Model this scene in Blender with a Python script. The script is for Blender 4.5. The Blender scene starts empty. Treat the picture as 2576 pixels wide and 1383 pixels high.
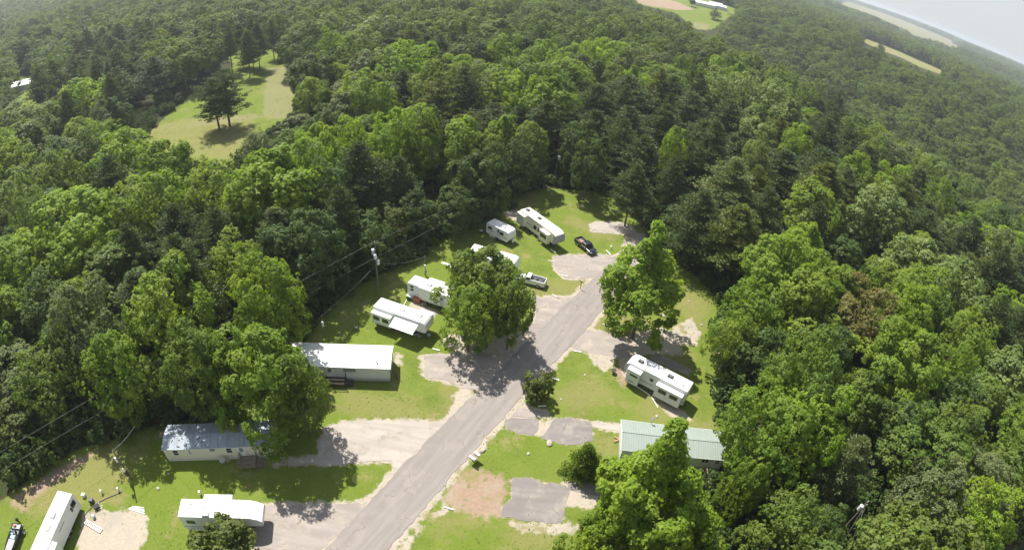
import bpy, bmesh, math, random
import numpy as np
from mathutils import Vector, Matrix
random.seed(7)
RNG = np.random.default_rng(7)
S = bpy.context.scene
COL = S.collection
R_ = math.radians

# ------------------------------------------------------------------ camera (a drone's wide lens, 60 m up)
CX, CY, FF, KK = 1288.0, 691.5, 1380.0, 0.025      # lens, in pixels of a 2576 px wide picture
PITCH, ROLL, CAMZ = R_(35.3), R_(5.5), 60.0
UPc = np.array([math.sin(ROLL)*math.cos(PITCH), math.cos(ROLL)*math.cos(PITCH), math.sin(PITCH)])
FWc = np.array([0, 0, -1.0]) - UPc*(-UPc[2]); FWc /= np.linalg.norm(FWc)
RTc = np.cross(FWc, UPc)
cam_d = bpy.data.cameras.new("camera"); cam = bpy.data.objects.new("camera", cam_d); COL.objects.link(cam)
B = Matrix(((RTc[0], RTc[1], RTc[2]), (FWc[0], FWc[1], FWc[2]), (UPc[0], UPc[1], UPc[2])))   # rows: world axes in camera space = cam->world
cam.matrix_world = Matrix.Translation((0, 0, CAMZ)) @ B.to_4x4()
cam_d.type = 'PANO'
SENS = 36.0; MM = SENS/2576.0
cam_d.sensor_width = SENS; cam_d.sensor_fit = 'HORIZONTAL'; cam_d.sensor_height = SENS*1383/2576
try: pd = cam_d.cycles if hasattr(cam_d.cycles, 'panorama_type') else cam_d
except Exception: pd = cam_d
pd.panorama_type = 'FISHEYE_LENS_POLYNOMIAL'
th = np.linspace(0, 1.25, 400); rr = FF*(th+KK*th**3)*MM
A_ = np.stack([rr, rr**2, rr**3, rr**4], 1); co = np.linalg.lstsq(A_, th, rcond=None)[0]
pd.fisheye_fov = R_(160)
pd.fisheye_polynomial_k0 = 0.0
pd.fisheye_polynomial_k1 = -co[0]; pd.fisheye_polynomial_k2 = -co[1]; pd.fisheye_polynomial_k3 = -co[2]; pd.fisheye_polynomial_k4 = -co[3]
cam_d.clip_start = 0.5; cam_d.clip_end = 40000
S.camera = cam

# ------------------------------------------------------------------ sky, sun, exposure
SUN_EL, SUN_AZ = R_(57), R_(-40)          # the sun stands ahead and to the left (azimuth from +Y towards +X)
w = bpy.data.worlds.new("World"); S.world = w; w.use_nodes = True
nt = w.node_tree; nt.nodes.clear()
sky = nt.nodes.new('ShaderNodeTexSky'); sky.sky_type = 'NISHITA'; sky.sun_disc = False
sky.sun_elevation = SUN_EL; sky.sun_rotation = SUN_AZ
sky.air_density = 1.0; sky.dust_density = 1.3; sky.ozone_density = 1.0; sky.altitude = 150
bg = nt.nodes.new('ShaderNodeBackground'); bg.inputs[1].default_value = 0.082
tcw = nt.nodes.new('ShaderNodeTexCoord'); sxw = nt.nodes.new('ShaderNodeSeparateXYZ'); nt.links.new(tcw.outputs['Generated'], sxw.inputs[0])
mrw = nt.nodes.new('ShaderNodeMapRange'); mrw.interpolation_type = 'SMOOTHSTEP'; mrw.inputs[1].default_value = .02; mrw.inputs[2].default_value = .75; mrw.inputs[3].default_value = .92; mrw.inputs[4].default_value = .45; nt.links.new(sxw.outputs[2], mrw.inputs[0])
mxw = nt.nodes.new('ShaderNodeMix'); mxw.data_type = 'RGBA'; nt.links.new(mrw.outputs[0], mxw.inputs[0]); nt.links.new(sky.outputs[0], mxw.inputs[6]); mxw.inputs[7].default_value = (4.55, 4.75, 4.95, 1)   # thin high haze
wo = nt.nodes.new('ShaderNodeOutputWorld'); nt.links.new(mxw.outputs[2], bg.inputs[0]); nt.links.new(bg.outputs[0], wo.inputs[0])
sl = bpy.data.lights.new("sun", 'SUN'); sl.energy = 4.6; sl.angle = R_(0.55); sl.color = (1.0, 0.955, 0.87)
so = bpy.data.objects.new("sun", sl); COL.objects.link(so)
sd = Vector((math.sin(SUN_AZ)*math.cos(SUN_EL), math.cos(SUN_AZ)*math.cos(SUN_EL), math.sin(SUN_EL)))
so.rotation_euler = sd.to_track_quat('Z', 'Y').to_euler(); so.location = (0, 0, 300)
S.view_settings.view_transform = 'Standard'; S.view_settings.look = 'None'; S.view_settings.gamma = 1.0
S.view_settings.exposure = 0.95
S.render.engine = 'CYCLES'
cy = S.cycles; cy.max_bounces = 6; cy.diffuse_bounces = 3; cy.transmission_bounces = 4; cy.transparent_max_bounces = 4; cy.volume_bounces = 0
cy.use_denoising = True; cy.caustics_reflective = False; cy.caustics_refractive = False
S.render.use_persistent_data = False

# ------------------------------------------------------------------ terrain and picture<->ground helpers
def sstep(a, b, x):
    t = np.clip((x-a)/(b-a), 0, 1); return t*t*(3-2*t)
def vnoise(x, y, s, seed=0):
    x = np.asarray(x, float)/s+seed*17.3; y = np.asarray(y, float)/s-seed*9.1
    xi, yi = np.floor(x), np.floor(y); xf, yf = x-xi, y-yi
    u, v = xf*xf*(3-2*xf), yf*yf*(3-2*yf)
    def h(a, b): q = np.sin(a*127.1+b*311.7+seed*74.7)*43758.5453; return q-np.floor(q)
    return (h(xi, yi)*(1-u)+h(xi+1, yi)*u)*(1-v)+(h(xi, yi+1)*(1-u)+h(xi+1, yi+1)*u)*v
def T(x, y):
    x = np.asarray(x, float); y = np.asarray(y, float)
    r = np.hypot(x, y); az = np.degrees(np.arctan2(x, y))
    r0 = np.interp(az, [5, 13, 27, 42, 60, 90], [420, 340, 240, 180, 160, 150])
    k = sstep(4, 20, az)*(1-sstep(100, 130, az))
    u = (r-r0)/380.0
    z = -26*k*sstep(0, .35, u)*(1-sstep(.45, 1.0, u))
    z = z + sstep(230, 700, r)*(vnoise(x, y, 260, 1)-.5)*14
    z = z + sstep(900, 3000, r)*(vnoise(x, y, 900, 2)-.45)*26
    z = z + sstep(3500, 7000, r)*vnoise(x, y, 2300, 5)*26
    return z
CAM = np.array([0, 0, CAMZ])
def ray(px, py):
    x, y = px-CX, -(py-CY); r = math.hypot(x, y)+1e-9; t = r/FF
    for _ in range(25): t = r/FF-KK*t**3
    d = np.array([x/r*math.sin(t), y/r*math.sin(t), -math.cos(t)])
    return np.array([d@RTc, d@FWc, d@UPc])
def G(px, py, h=0.0):
    """the point h metres above the ground that the picture shows at (px, py)"""
    d = ray(px, py)
    if d[2] > -0.004: d[2] = -0.004
    t = (CAMZ-h)/-d[2]
    if math.hypot(d[0]*t, d[1]*t) > 150:
        lo = 5.0; step = 4.0; s = lo
        while s < 12000:
            p = CAM+d*s
            if p[2]-h < float(T(p[0], p[1])): break
            s += step; step *= 1.01
        a, b = s-step, s
        for _ in range(25):
            m = (a+b)/2; p = CAM+d*m
            if p[2]-h < float(T(p[0], p[1])): b = m
            else: a = m
        t = b
    p = CAM+d*t
    return Vector((p[0], p[1], p[2]))
def PJ(x, y, z):
    v = np.stack([np.asarray(x, float), np.asarray(y, float), np.asarray(z, float)-CAMZ], -1)
    M = np.stack([RTc, FWc, UPc], 0); d = v@M; d = d/np.linalg.norm(d, axis=-1, keepdims=True)
    t = np.arccos(np.clip(-d[..., 2], -1, 1)); r = FF*(t+KK*t**3); s = np.hypot(d[..., 0], d[..., 1])+1e-9
    return CX+d[..., 0]/s*r, CY-d[..., 1]/s*r
def inside(px, py, poly):
    px = np.asarray(px); py = np.asarray(py); c = np.zeros(px.shape, bool); n = len(poly)
    for i in range(n):
        x1, y1 = poly[i]; x2, y2 = poly[(i+1) % n]
        k = (y1 > py) != (y2 > py)
        c ^= k & (px < (x2-x1)*(py-y1)/((y2-y1) if y2 != y1 else 1e-9)+x1)
    return c
def sdist(px, py, poly):
    d = np.full(px.shape, 1e9); n = len(poly)
    for i in range(n):
        x1, y1 = poly[i]; x2, y2 = poly[(i+1) % n]; ex, ey = x2-x1, y2-y1
        t = np.clip(((px-x1)*ex+(py-y1)*ey)/(ex*ex+ey*ey+1e-12), 0, 1)
        d = np.minimum(d, np.hypot(px-x1-t*ex, py-y1-t*ey))
    return np.where(inside(px, py, poly), d, -d)

# ------------------------------------------------------------------ materials
def _nt(name):
    m = bpy.data.materials.new(name); m.use_nodes = True; n = m.node_tree; n.nodes.clear(); return m, n
def N(n, t, **kw):
    o = n.nodes.new(t)
    for k, v in kw.items():
        if k.startswith('i_'): o.inputs[k[2:].replace('_', ' ')].default_value = v
        else: setattr(o, k, v)
    return o
def L(n, a, b): n.links.new(a, b)
def mixc(n, fac, a, b, mode='MIX'):
    o = n.nodes.new('ShaderNodeMix'); o.data_type = 'RGBA'; o.blend_type = mode
    for s, v in ((0, fac), (6, a), (7, b)):
        if hasattr(v, 'is_output') or hasattr(v, 'links'): n.links.new(v, o.inputs[s])
        else: o.inputs[s].default_value = v if s == 0 else (tuple(v)+(1,))[:4]
    return o.outputs[2]
def mth(n, op, a, b=None, clamp=False):
    o = n.nodes.new('ShaderNodeMath'); o.operation = op; o.use_clamp = clamp
    for i, v in enumerate((a, b)):
        if v is None: continue
        if hasattr(v, 'links'): n.links.new(v, o.inputs[i])
        else: o.inputs[i].default_value = v
    return o.outputs[0]
def noise(n, vec, scale, detail=4, rough=.6):
    o = N(n, 'ShaderNodeTexNoise'); o.inputs['Scale'].default_value = scale; o.inputs['Detail'].default_value = detail
    o.inputs['Roughness'].default_value = rough; n.links.new(vec, o.inputs['Vector']); return o.outputs[0]
def ramp(n, v, a, b):
    o = N(n, 'ShaderNodeMapRange'); o.interpolation_type = 'SMOOTHSTEP'; n.links.new(v, o.inputs[0])
    o.inputs[1].default_value = a; o.inputs[2].default_value = b; return o.outputs[0]
MATS = {}
def pm(name, col, rough=.6, var=.12, scale=2.5, metal=0.0, bump=.0, dirt=None, dirt_amt=.4, spec=.5, streak=None):
    """painted / plain surface with a little uneven colour and dirt"""
    if name in MATS: return MATS[name]
    m, n = _nt(name); tc = N(n, 'ShaderNodeTexCoord'); v = tc.outputs['Object']
    if streak:
        mp = N(n, 'ShaderNodeMapping'); mp.inputs['Scale'].default_value = streak; L(n, v, mp.inputs[0]); v = mp.outputs[0]
    a = noise(n, v, scale, 5); c = mixc(n, a, [x*(1-var) for x in col], [min(1, x*(1+var)) for x in col])
    if dirt:
        d = ramp(n, noise(n, v, scale*.6, 6, .7), .5, .72); c = mixc(n, mth(n, 'MULTIPLY', d, dirt_amt), c, dirt)
    p = N(n, 'ShaderNodeBsdfPrincipled'); L(n, c, p.inputs['Base Color']); p.inputs['Roughness'].default_value = rough
    p.inputs['Metallic'].default_value = metal; p.inputs['Specular IOR Level'].default_value = spec
    if bump:
        bn = N(n, 'ShaderNodeBump'); bn.inputs['Strength'].default_value = bump; bn.inputs['Distance'].default_value = .05
        L(n, noise(n, tc.outputs['Object'], scale*6, 4), bn.inputs['Height']); L(n, bn.outputs[0], p.inputs['Normal'])
    o = N(n, 'ShaderNodeOutputMaterial'); L(n, p.outputs[0], o.inputs[0]); MATS[name] = m; return m
def leaf_mat(name, cols, trans=.46, rnd=.24, rough=.55):
    """foliage: a per-leaf tint from the mesh, a per-tree tint from the object"""
    if name in MATS: return MATS[name]
    m, n = _nt(name); oi = N(n, 'ShaderNodeObjectInfo'); at = N(n, 'ShaderNodeAttribute'); at.attribute_name = 'tint'
    cr = N(n, 'ShaderNodeValToRGB'); L(n, oi.outputs['Random'], cr.inputs[0]); cr.color_ramp.interpolation = 'LINEAR'
    e = cr.color_ramp.elements; k = len(cols)
    e[0].position = 0; e[0].color = tuple(cols[0])+(1,); e[1].position = 1; e[1].color = tuple(cols[-1])+(1,)
    for i in range(1, k-1):
        q = e.new(i/(k-1)); q.color = tuple(cols[i])+(1,)
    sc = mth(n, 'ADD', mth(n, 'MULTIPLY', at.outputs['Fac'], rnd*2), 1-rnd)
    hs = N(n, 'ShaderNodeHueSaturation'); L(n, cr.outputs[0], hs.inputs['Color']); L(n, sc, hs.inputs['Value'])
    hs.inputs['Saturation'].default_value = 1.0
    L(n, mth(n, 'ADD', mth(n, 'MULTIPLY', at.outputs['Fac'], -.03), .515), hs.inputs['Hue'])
    p = N(n, 'ShaderNodeBsdfPrincipled'); L(n, hs.outputs[0], p.inputs['Base Color']); p.inputs['Roughness'].default_value = rough
    p.inputs['Specular IOR Level'].default_value = .22
    t = N(n, 'ShaderNodeBsdfTranslucent'); tcx = mixc(n, .5, hs.outputs[0], hs.outputs[0])
    tm = N(n, 'ShaderNodeMix'); tm.data_type = 'RGBA'; tm.blend_type = 'MULTIPLY'; tm.inputs[0].default_value = 1
    L(n, hs.outputs[0], tm.inputs[6]); tm.inputs[7].default_value = (1.75, 1.75, .7, 1); L(n, tm.outputs[2], t.inputs[0])
    mx = N(n, 'ShaderNodeMixShader'); mx.inputs[0].default_value = trans; L(n, p.outputs[0], mx.inputs[1]); L(n, t.outputs[0], mx.inputs[2])
    o = N(n, 'ShaderNodeOutputMaterial'); L(n, mx.outputs[0], o.inputs[0]); MATS[name] = m; return m

# ------------------------------------------------------------------ mesh helpers
def box(bm, c, s, rz=0.0, bev=0.0, taper=None):
    """box centred at c, size s, optional taper of its top (x, y scale)"""
    before = set(bm.verts)
    r = bmesh.ops.create_cube(bm, size=1.0); vs = r['verts']
    for v in vs:
        top = v.co.z > 0
        v.co = Vector((v.co.x*s[0], v.co.y*s[1], v.co.z*s[2]))
        if taper and top: v.co.x *= taper[0]; v.co.y *= taper[1]
    if bev > 0:
        es = list({e for v in vs for e in v.link_edges})
        bmesh.ops.bevel(bm, geom=es, offset=bev, segments=2, affect='EDGES', profile=.5)
        vs = [v for v in bm.verts if v not in before]
    M = Matrix.Translation(Vector(c)) @ Matrix.Rotation(rz, 4, 'Z')
    for v in vs: v.co = M @ v.co
def cyl(bm, p0, p1, r0, r1=None, seg=10, cap=True):
    p0, p1 = Vector(p0), Vector(p1); r1 = r0 if r1 is None else r1
    d = p1-p0; ln = d.length
    if ln < 1e-6: return
    M = Matrix.Translation((p0+p1)/2) @ d.to_track_quat('Z', 'Y').to_matrix().to_4x4()
    bmesh.ops.create_cone(bm, cap_ends=cap, segments=seg, radius1=r0, radius2=max(r1, 1e-4), depth=ln, matrix=M)
def sph(bm, c, r, sc=(1, 1, 1), sub=2):
    bmesh.ops.create_icosphere(bm, subdivisions=sub, radius=r, matrix=Matrix.Translation(Vector(c)) @ Matrix.Diagonal((*sc, 1)))
def prism(bm, prof, y0, y1, bev=0.0):
    """profile in x,z, extruded from y0 to y1"""
    a = [bm.verts.new((x, y0, z)) for x, z in prof]; b = [bm.verts.new((x, y1, z)) for x, z in prof]
    fs = [bm.faces.new(a), bm.faces.new(b[::-1])]; n = len(prof)
    for i in range(n): fs.append(bm.faces.new((a[(i+1) % n], a[i], b[i], b[(i+1) % n])))
    bmesh.ops.recalc_face_normals(bm, faces=fs)
    if bev:
        es = [e for v in a+b for e in v.link_edges]
        bmesh.ops.bevel(bm, geom=list(set(es)), offset=bev, segments=2, affect='EDGES', profile=.5)
def slab(bm, poly, z0, z1):
    """plan polygon (list of xy) as a slab"""
    a = [bm.verts.new((x, y, z1)) for x, y in poly]; b = [bm.verts.new((x, y, z0)) for x, y in poly]; n = len(poly)
    f = bm.faces.new(a)
    for i in range(n): bm.faces.new((a[i], b[i], b[(i+1) % n], a[(i+1) % n]))
    bmesh.ops.recalc_face_normals(bm, faces=bm.faces[:]); bmesh.ops.triangulate(bm, faces=[f])
def obj(name, bm, mat, parent=None, smooth=False, loc=None):
    me = bpy.data.meshes.new(name); bm.to_mesh(me); bm.free()
    if smooth:
        for p in me.polygons: p.use_smooth = True
    me.materials.append(mat); o = bpy.data.objects.new(name, me); COL.objects.link(o)
    if parent: o.parent = parent
    if loc: o.location = loc
    return o
def part(name, mat, parent, fn, smooth=False, label=None):
    bm = bmesh.new(); fn(bm); o = obj(name, bm, mat, parent, smooth)
    if label: o['label'] = label
    return o
def tag(o, label=None, cat=None, group=None, kind=None):
    if label: o['label'] = label
    if cat: o['category'] = cat
    if group: o['group'] = group
    if kind: o['kind'] = kind
    return o
def thing(name, label, cat, loc=(0, 0, 0), rz=0.0, group=None):
    o = bpy.data.objects.new(name, None); COL.objects.link(o); o.location = loc; o.rotation_euler = (0, 0, rz)
    o.empty_display_size = .5
    return tag(o, label, cat, group)
def one(name, label, cat, mat, fn, loc=(0, 0, 0), rz=0.0, group=None, smooth=False):
    bm = bmesh.new(); fn(bm); o = obj(name, bm, mat, None, smooth); o.location = loc; o.rotation_euler = (0, 0, rz)
    return tag(o, label, cat, group)
def npmesh(name, V, F4, mats, tint=None, mi=None, F3=None):
    me = bpy.data.meshes.new(name); nv = len(V)
    me.vertices.add(nv); me.vertices.foreach_set('co', np.ascontiguousarray(V, np.float32).ravel())
    n4 = len(F4); n3 = 0 if F3 is None else len(F3)
    loops = np.ascontiguousarray(F4, np.int32).ravel() if n4 else np.zeros(0, np.int32)
    if n3: loops = np.concatenate([loops, np.ascontiguousarray(F3, np.int32).ravel()])
    me.loops.add(len(loops)); me.loops.foreach_set('vertex_index', loops)
    me.polygons.add(n4+n3)
    st = np.concatenate([np.arange(n4)*4, n4*4+np.arange(n3)*3]).astype(np.int32)
    me.polygons.foreach_set('loop_start', st)
    if mi is not None: me.polygons.foreach_set('material_index', np.asarray(mi, np.int32))
    for m in mats: me.materials.append(m)
    me.update(calc_edges=True)
    if tint is not None:
        a = me.attributes.new('tint', 'FLOAT', 'FACE'); a.data.foreach_set('value', np.asarray(tint, np.float32))
    me.validate()
    return me

# ------------------------------------------------------------------ ground
def W(poly, h=0): return [(g.x, g.y) for g in (G(a, b, h) for a, b in poly)]
def f5(*q): return [(859.2+.5002*x, 691.6+.5002*y) for x, y in q]
PARK = [(-60, 1500), (-40, 1290), (60, 1215), (190, 1130), (330, 1090), (420, 1068), (560, 1050), (700, 1000), (760, 880), (800, 800), (870, 735), (960, 690), (1050, 645),
        (1130, 590), (1200, 565), (1262, 520), (1290, 492), (1360, 474), (1530, 482), (1590, 545), (1640, 600), (1680, 650), (1760, 700), (1815, 770),
        (1790, 860), (1812, 960), (1825, 1090), (1800, 1200), (1740, 1300), (1700, 1500)]
FIELD = [(325, 410), (375, 335), (430, 282), (500, 222), (560, 196), (598, 150), (625, 122), (700, 132), (715, 170), (742, 215), (752, 300), (700, 315), (650, 370), (600, 420), (450, 425), (360, 425)]
FAR1 = [(1575, -8), (1600, 10), (1700, 33), (1745, 72), (1790, 76), (1850, 42), (1850, 22), (1790, 3), (1760, -14), (1600, -30)]
FAR2 = [(2150, 98), (2235, 134), (2268, 146), (2310, 168), (2388, 196), (2374, 180), (2262, 130), (2170, 95)]
FAR3 = [(2110, 10), (2180, 34), (2300, 84), (2420, 126), (2396, 104), (2300, 64), (2200, 27), (2130, 4)]
YARD = [(48, 196), (92, 200), (100, 262), (96, 300), (64, 306), (44, 240)]
GLADE = [(572, 128), (640, 122), (700, 128), (690, 148), (640, 160), (575, 158)]
OPENS = [W(p) for p in (PARK, FIELD, FAR1, FAR2, FAR3, YARD, GLADE)]
def blob(x, y, rx, ry, n=14, s=0):
    rs = random.Random(s+int(x)); return [(x+rx*(1+rs.uniform(-.18, .18))*math.cos(a), y+ry*(1+rs.uniform(-.18, .18))*math.sin(a)) for a in [i*2*math.pi/n for i in range(n)]]
SAND = [f5((1240, 400), (1290, 385), (1370, 395), (1378, 440), (1330, 490), (1270, 450)),
        f5((1390, 410), (1470, 430), (1470, 520), (1440, 540), (1400, 480)),
        f5((1480, 290), (1600, 260), (1700, 300), (1716, 400), (1640, 400), (1500, 400), (1400, 400), (1380, 340)),
        [(205, 1292), (245, 1283), (335, 1280), (372, 1293), (368, 1345), (352, 1400), (190, 1400), (205, 1325)],
        f5((505, 320), (550, 290), (620, 330), (540, 380), (510, 350)), f5((560, 300), (940, 280), (960, 330), (880, 400), (560, 400), (520, 350)),
        [(640, 1350), (700, 1340), (800, 1345), (800, 1400), (640, 1400)],
        f5((960, 740), (1060, 730), (1080, 800), (1000, 815), (960, 800)),
        f5((600, 540), (660, 560), (720, 575), (560, 730), (480, 770), (540, 700), (560, 620)),
        f5((0, 730), (280, 722), (540, 735), (540, 760), (260, 750), (0, 790)),
               [(1690, 820), (1740, 800), (1765, 840), (1750, 870), (1700, 860)], [(1800, 870), (1830, 860), (1850, 900), (1810, 930)],
        [(1640, 975), (1700, 1010), (1740, 1060), (1690, 1050), (1640, 1000)],
        f5((270, 1383), (520, 1150), (560, 1180), (440, 1230), (330, 1383)), f5((640, 900), (720, 850), (740, 860), (660, 930), (630, 960)),
        f5((900, 620), (960, 660), (880, 720), (830, 740)), f5((1110, 1040), (1260, 1040), (1300, 1180), (1120, 1160)), f5((850, 1240), (1200, 1250), (1160, 1300), (900, 1290)),
        blob(1312, 540, 45, 14), [(1040, 738), (1075, 758), (1060, 785), (1030, 770)],
        [(1420, 655), (1500, 648), (1560, 640), (1545, 665), (1440, 705), (1400, 690)], [(1575, 575), (1625, 590), (1625, 655), (1560, 655)],
        f5((390, 400), (420, 400), (440, 520), (400, 500)), f5((260, 390), (300, 400), (300, 450), (262, 440))]
RED = [[(1596, -10), (1650, -6), (1700, 4), (1748, 26), (1700, 26), (1640, 16), (1600, 8)], f5((620, 975), (690, 978), (800, 1010), (840, 1035), (830, 1100), (800, 1215), (730, 1222), (650, 1200), (560, 1165), (510, 1130), (545, 1060)),
       [(20, 1260), (80, 1220), (190, 1150), (240, 1140), (180, 1185), (90, 1250), (60, 1290)], [(420, 1085), (405, 1100), (395, 1095), (405, 1065)],
       f5((1360, 480), (1400, 460), (1450, 530), (1420, 560)), [(1160, 420), (1240, 380), (1250, 400), (1190, 440)]]
DRY = [[(1330, 725), (1400, 700), (1500, 690), (1510, 730), (1450, 745), (1340, 760)], [(1490, 800), (1600, 790), (1700, 830), (1750, 900), (1700, 960), (1640, 900), (1480, 850)], f5((640, 200), (900, 240), (930, 300), (700, 330), (600, 280)), FAR2, FAR3, f5((0, 560), (300, 620), (520, 700), (500, 730), (100, 720), (0, 690)), f5((480, 520), (620, 540), (600, 700), (520, 720)), f5((180, 430), (300, 440), (280, 600)),
       f5((830, 1240), (1060, 1260), (1100, 1383), (800, 1383)), f5((430, 1190), (640, 1200), (760, 1260), (480, 1300)), [(350, 330), (460, 300), (600, 290), (640, 300), (640, 400), (340, 430)],
       [(60, 1240), (300, 1100), (330, 1200), (180, 1290), (90, 1300)], [(1430, 540), (1560, 590), (1500, 600), (1420, 560)], [(1280, 500), (1340, 490), (1360, 520), (1290, 530)],
       f5((1500, 520), (1620, 640), (1718, 700), (1718, 760), (1500, 740)), [(1560, 1010), (1800, 1060), (1800, 1100), (1600, 1040)], f5((1060, 600), (1250, 500), (1400, 600), (1200, 700)), f5((1280, 800), (1400, 790), (1390, 900), (1300, 940)),
       [(1690, 700), (1790, 760), (1760, 850), (1700, 780)], f5((0, 60), (60, 200), (0, 320))]
TAN = [[(672, 172), (715, 168), (745, 215), (745, 295), (700, 300), (660, 296), (664, 240)], [(540, 300), (640, 286), (660, 296), (560, 312), (450, 322)],
       [(1650, 40), (1690, 46), (1680, 58), (1655, 54)], [(1735, 55), (1790, 62), (1780, 76), (1740, 74)],
       [(2150, 98), (2262, 132), (2372, 180), (2388, 192), (2280, 150), (2160, 102)],
       [(2100, 12), (2180, 38), (2300, 90), (2430, 128), (2395, 104), (2300, 64), (2200, 28)]]
WET = [f5((740, 545), (760, 560), (880, 440), (980, 310), (960, 295), (860, 400)), f5((300, 960), (460, 800), (530, 740), (500, 735), (420, 810), (290, 950))]

ROAD_L = f5((-260, 1560), (0, 1290), (120, 1160), (300, 965), (480, 782), (600, 660), (720, 560), (830, 460), (960, 318), (1100, 172), (1200, 80), (1290, -5))+[(1530, 668), (1560, 640), (1592, 615)]
ROAD_R = [(1612, 625), (1600, 660), (1560, 725), (1514, 782), (1479, 822), (1434, 872), (1384, 922), (1319, 990), (1299, 1014), (1219, 1102), (1139, 1192), (1059, 1287), (974, 1383), (915, 1450)]
PADS = [
 ('road', ROAD_L+ROAD_R, "M_road", .050, .10),
 ('driveway', [(802, 1080), (870, 1063), (950, 1056), (1060, 1060), (1120, 1056), (1150, 1040), (1060, 1130), (1000, 1182), (985, 1160), (930, 1160), (803, 1170)], "M_conc", .034, .14),
 ('driveway', [(640, 1272), (730, 1269), (870, 1267), (925, 1262), (900, 1300), (850, 1345), (790, 1400), (640, 1400), (632, 1330)], "M_pad", .030, .14),
 ('driveway', f5((415, 410), (470, 402), (620, 400), (760, 395), (870, 390), (830, 460), (740, 548), (700, 575), (610, 560), (520, 530), (430, 520), (412, 470)), "M_pad", .032, .2),
 ('driveway', f5((975, 115), (1100, 108), (1180, 112), (1090, 185), (985, 300), (930, 290), (975, 210)), "M_pad", .030, .2),
 ('driveway', [(1393, 662), (1395, 645), (1440, 642), (1500, 640), (1560, 646), (1545, 672), (1500, 695), (1460, 702), (1420, 700), (1398, 680)], "M_pad", .028, .2),
 ('parking_pad', [(1482, 565), (1500, 557), (1560, 560), (1590, 570), (1606, 588), (1575, 590), (1535, 586), (1490, 583)], "M_conc", .028, .3),
 ('path', [(1592, 600), (1612, 590), (1640, 612), (1625, 650), (1600, 668), (1590, 640), (1600, 620)], "M_conc", .026, .3),
 ('parking_pad', f5((818, 742), (852, 716), (930, 720), (985, 722), (995, 745), (985, 785), (955, 806), (890, 795), (830, 776)), "M_dark", .034, .08),
 ('parking_pad', f5((885, 662), (960, 672), (1040, 690), (1020, 715), (930, 714), (852, 712)), "M_pad", .030, .1),
 ('parking_pad', f5((1070, 718), (1150, 716), (1252, 735), (1268, 765), (1262, 830), (1190, 852), (1130, 852), (1004, 822)), "M_dark", .034, .1),
 ('path', f5((1262, 740), (1340, 748), (1408, 758), (1402, 786), (1330, 774), (1264, 764)), "M_conc", .030, .05),
 ('parking_pad', f5((862, 1022), (930, 1015), (1040, 1046), (1128, 1060), (1152, 1100), (1112, 1165), (1116, 1242), (1058, 1246), (930, 1228), (805, 1212), (808, 1172), (850, 1120), (855, 1060)), "M_dark", .034, .15),
 ('parking_pad', f5((1140, 1050), (1230, 1040), (1300, 1062), (1300, 1105), (1200, 1092), (1140, 1080)), "M_dark", .030, .1),
 ('driveway', f5((1152, 362), (1205, 300), (1245, 272), (1300, 285), (1370, 300), (1440, 335), (1460, 420), (1400, 420), (1240, 388)), "M_pad", .030, .2),
 ('patio_slab', [(1650, 886), (1738, 930), (1731, 944), (1636, 905)], "M_dark", .06, .02),
 ('patio_slab', [(1068, 771), (1098, 784), (1092, 797), (1052, 782)], "M_conc", .06, .02),
 ('path', [(690, 1155), (802, 1149), (802, 1164), (690, 1170)], "M_conc", .05, .04),
]

r_ring = [6.0]
while r_ring[-1] < 9000: r_ring.append(r_ring[-1]*1.0078 + 0.0)
r_ring = np.array(r_ring)
ang = np.concatenate([np.arange(-74, 74.01, .37), np.arange(78, 285, 4.0)])
na, nr_ = len(ang), len(r_ring)
AA, RR = np.meshgrid(np.radians(ang), r_ring)
gx, gy = (RR*np.sin(AA)).ravel(), (RR*np.cos(AA)).ravel()
gz = T(gx, gy)
idx = np.arange(na*nr_).reshape(nr_, na)
f4 = np.stack([idx[:-1, :], np.roll(idx, -1, 1)[:-1, :], np.roll(idx, -1, 1)[1:, :], idx[1:, :]], -1).reshape(-1, 4)
ctr = na*nr_
gx = np.append(gx, 0); gy = np.append(gy, 0); gz = np.append(gz, 0)
f3 = np.stack([np.roll(idx[0], -1), idx[0], np.full(na, ctr)], -1)
me = npmesh('ground', np.stack([gx, gy, gz], -1), f4[:, ::-1], [], F3=f3[:, ::-1])
def zone(polys, soft):
    v = np.zeros(len(gx))
    for p in polys:
        pa = np.array(p); x0, y0 = pa.min(0)-soft*2-2; x1, y1 = pa.max(0)+soft*2+2
        k = np.where((gx > x0) & (gx < x1) & (gy > y0) & (gy < y1))[0]
        if len(k): v[k] = np.maximum(v[k], np.clip(.5+sdist(gx[k], gy[k], p)/(2*soft), 0, 1))
    return v
ZN = {'open': zone(OPENS, 1.6), 'sand': zone([W(p) for p in SAND], .9), 'red': zone([W(p) for p in RED], 1.3), 'dry': zone([W(p) for p in DRY], 3.0), 'tan': zone([W(p) for p in TAN], 1.4)}
for q in PADS:
    pa = np.array(W(q[1])); k = np.where((gx > pa[:, 0].min()-4) & (gx < pa[:, 0].max()+4) & (gy > pa[:, 1].min()-4) & (gy < pa[:, 1].max()+4))[0]
    ex = {'M_road': 1.1, 'M_pad': .75, 'M_conc': .6, 'M_dark': .35}[q[2]]
    ZN['sand'][k] = np.maximum(ZN['sand'][k], np.clip(.5+(sdist(gx[k], gy[k], W(q[1]))+ex-.35)/1.5, 0, 1))
farfade = sstep(1800, 4500, np.hypot(gx, gy))*(vnoise(gx, gy, 420, 9) > .62)
ZN['open'] = np.maximum(ZN['open'], farfade*.9); ZN['dry'] = np.maximum(ZN['dry'], farfade*.5)
for k, v in ZN.items():
    a = me.attributes.new(k, 'FLOAT', 'POINT'); a.data.foreach_set('value', v.astype(np.float32))
for p in me.polygons: pass
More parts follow.
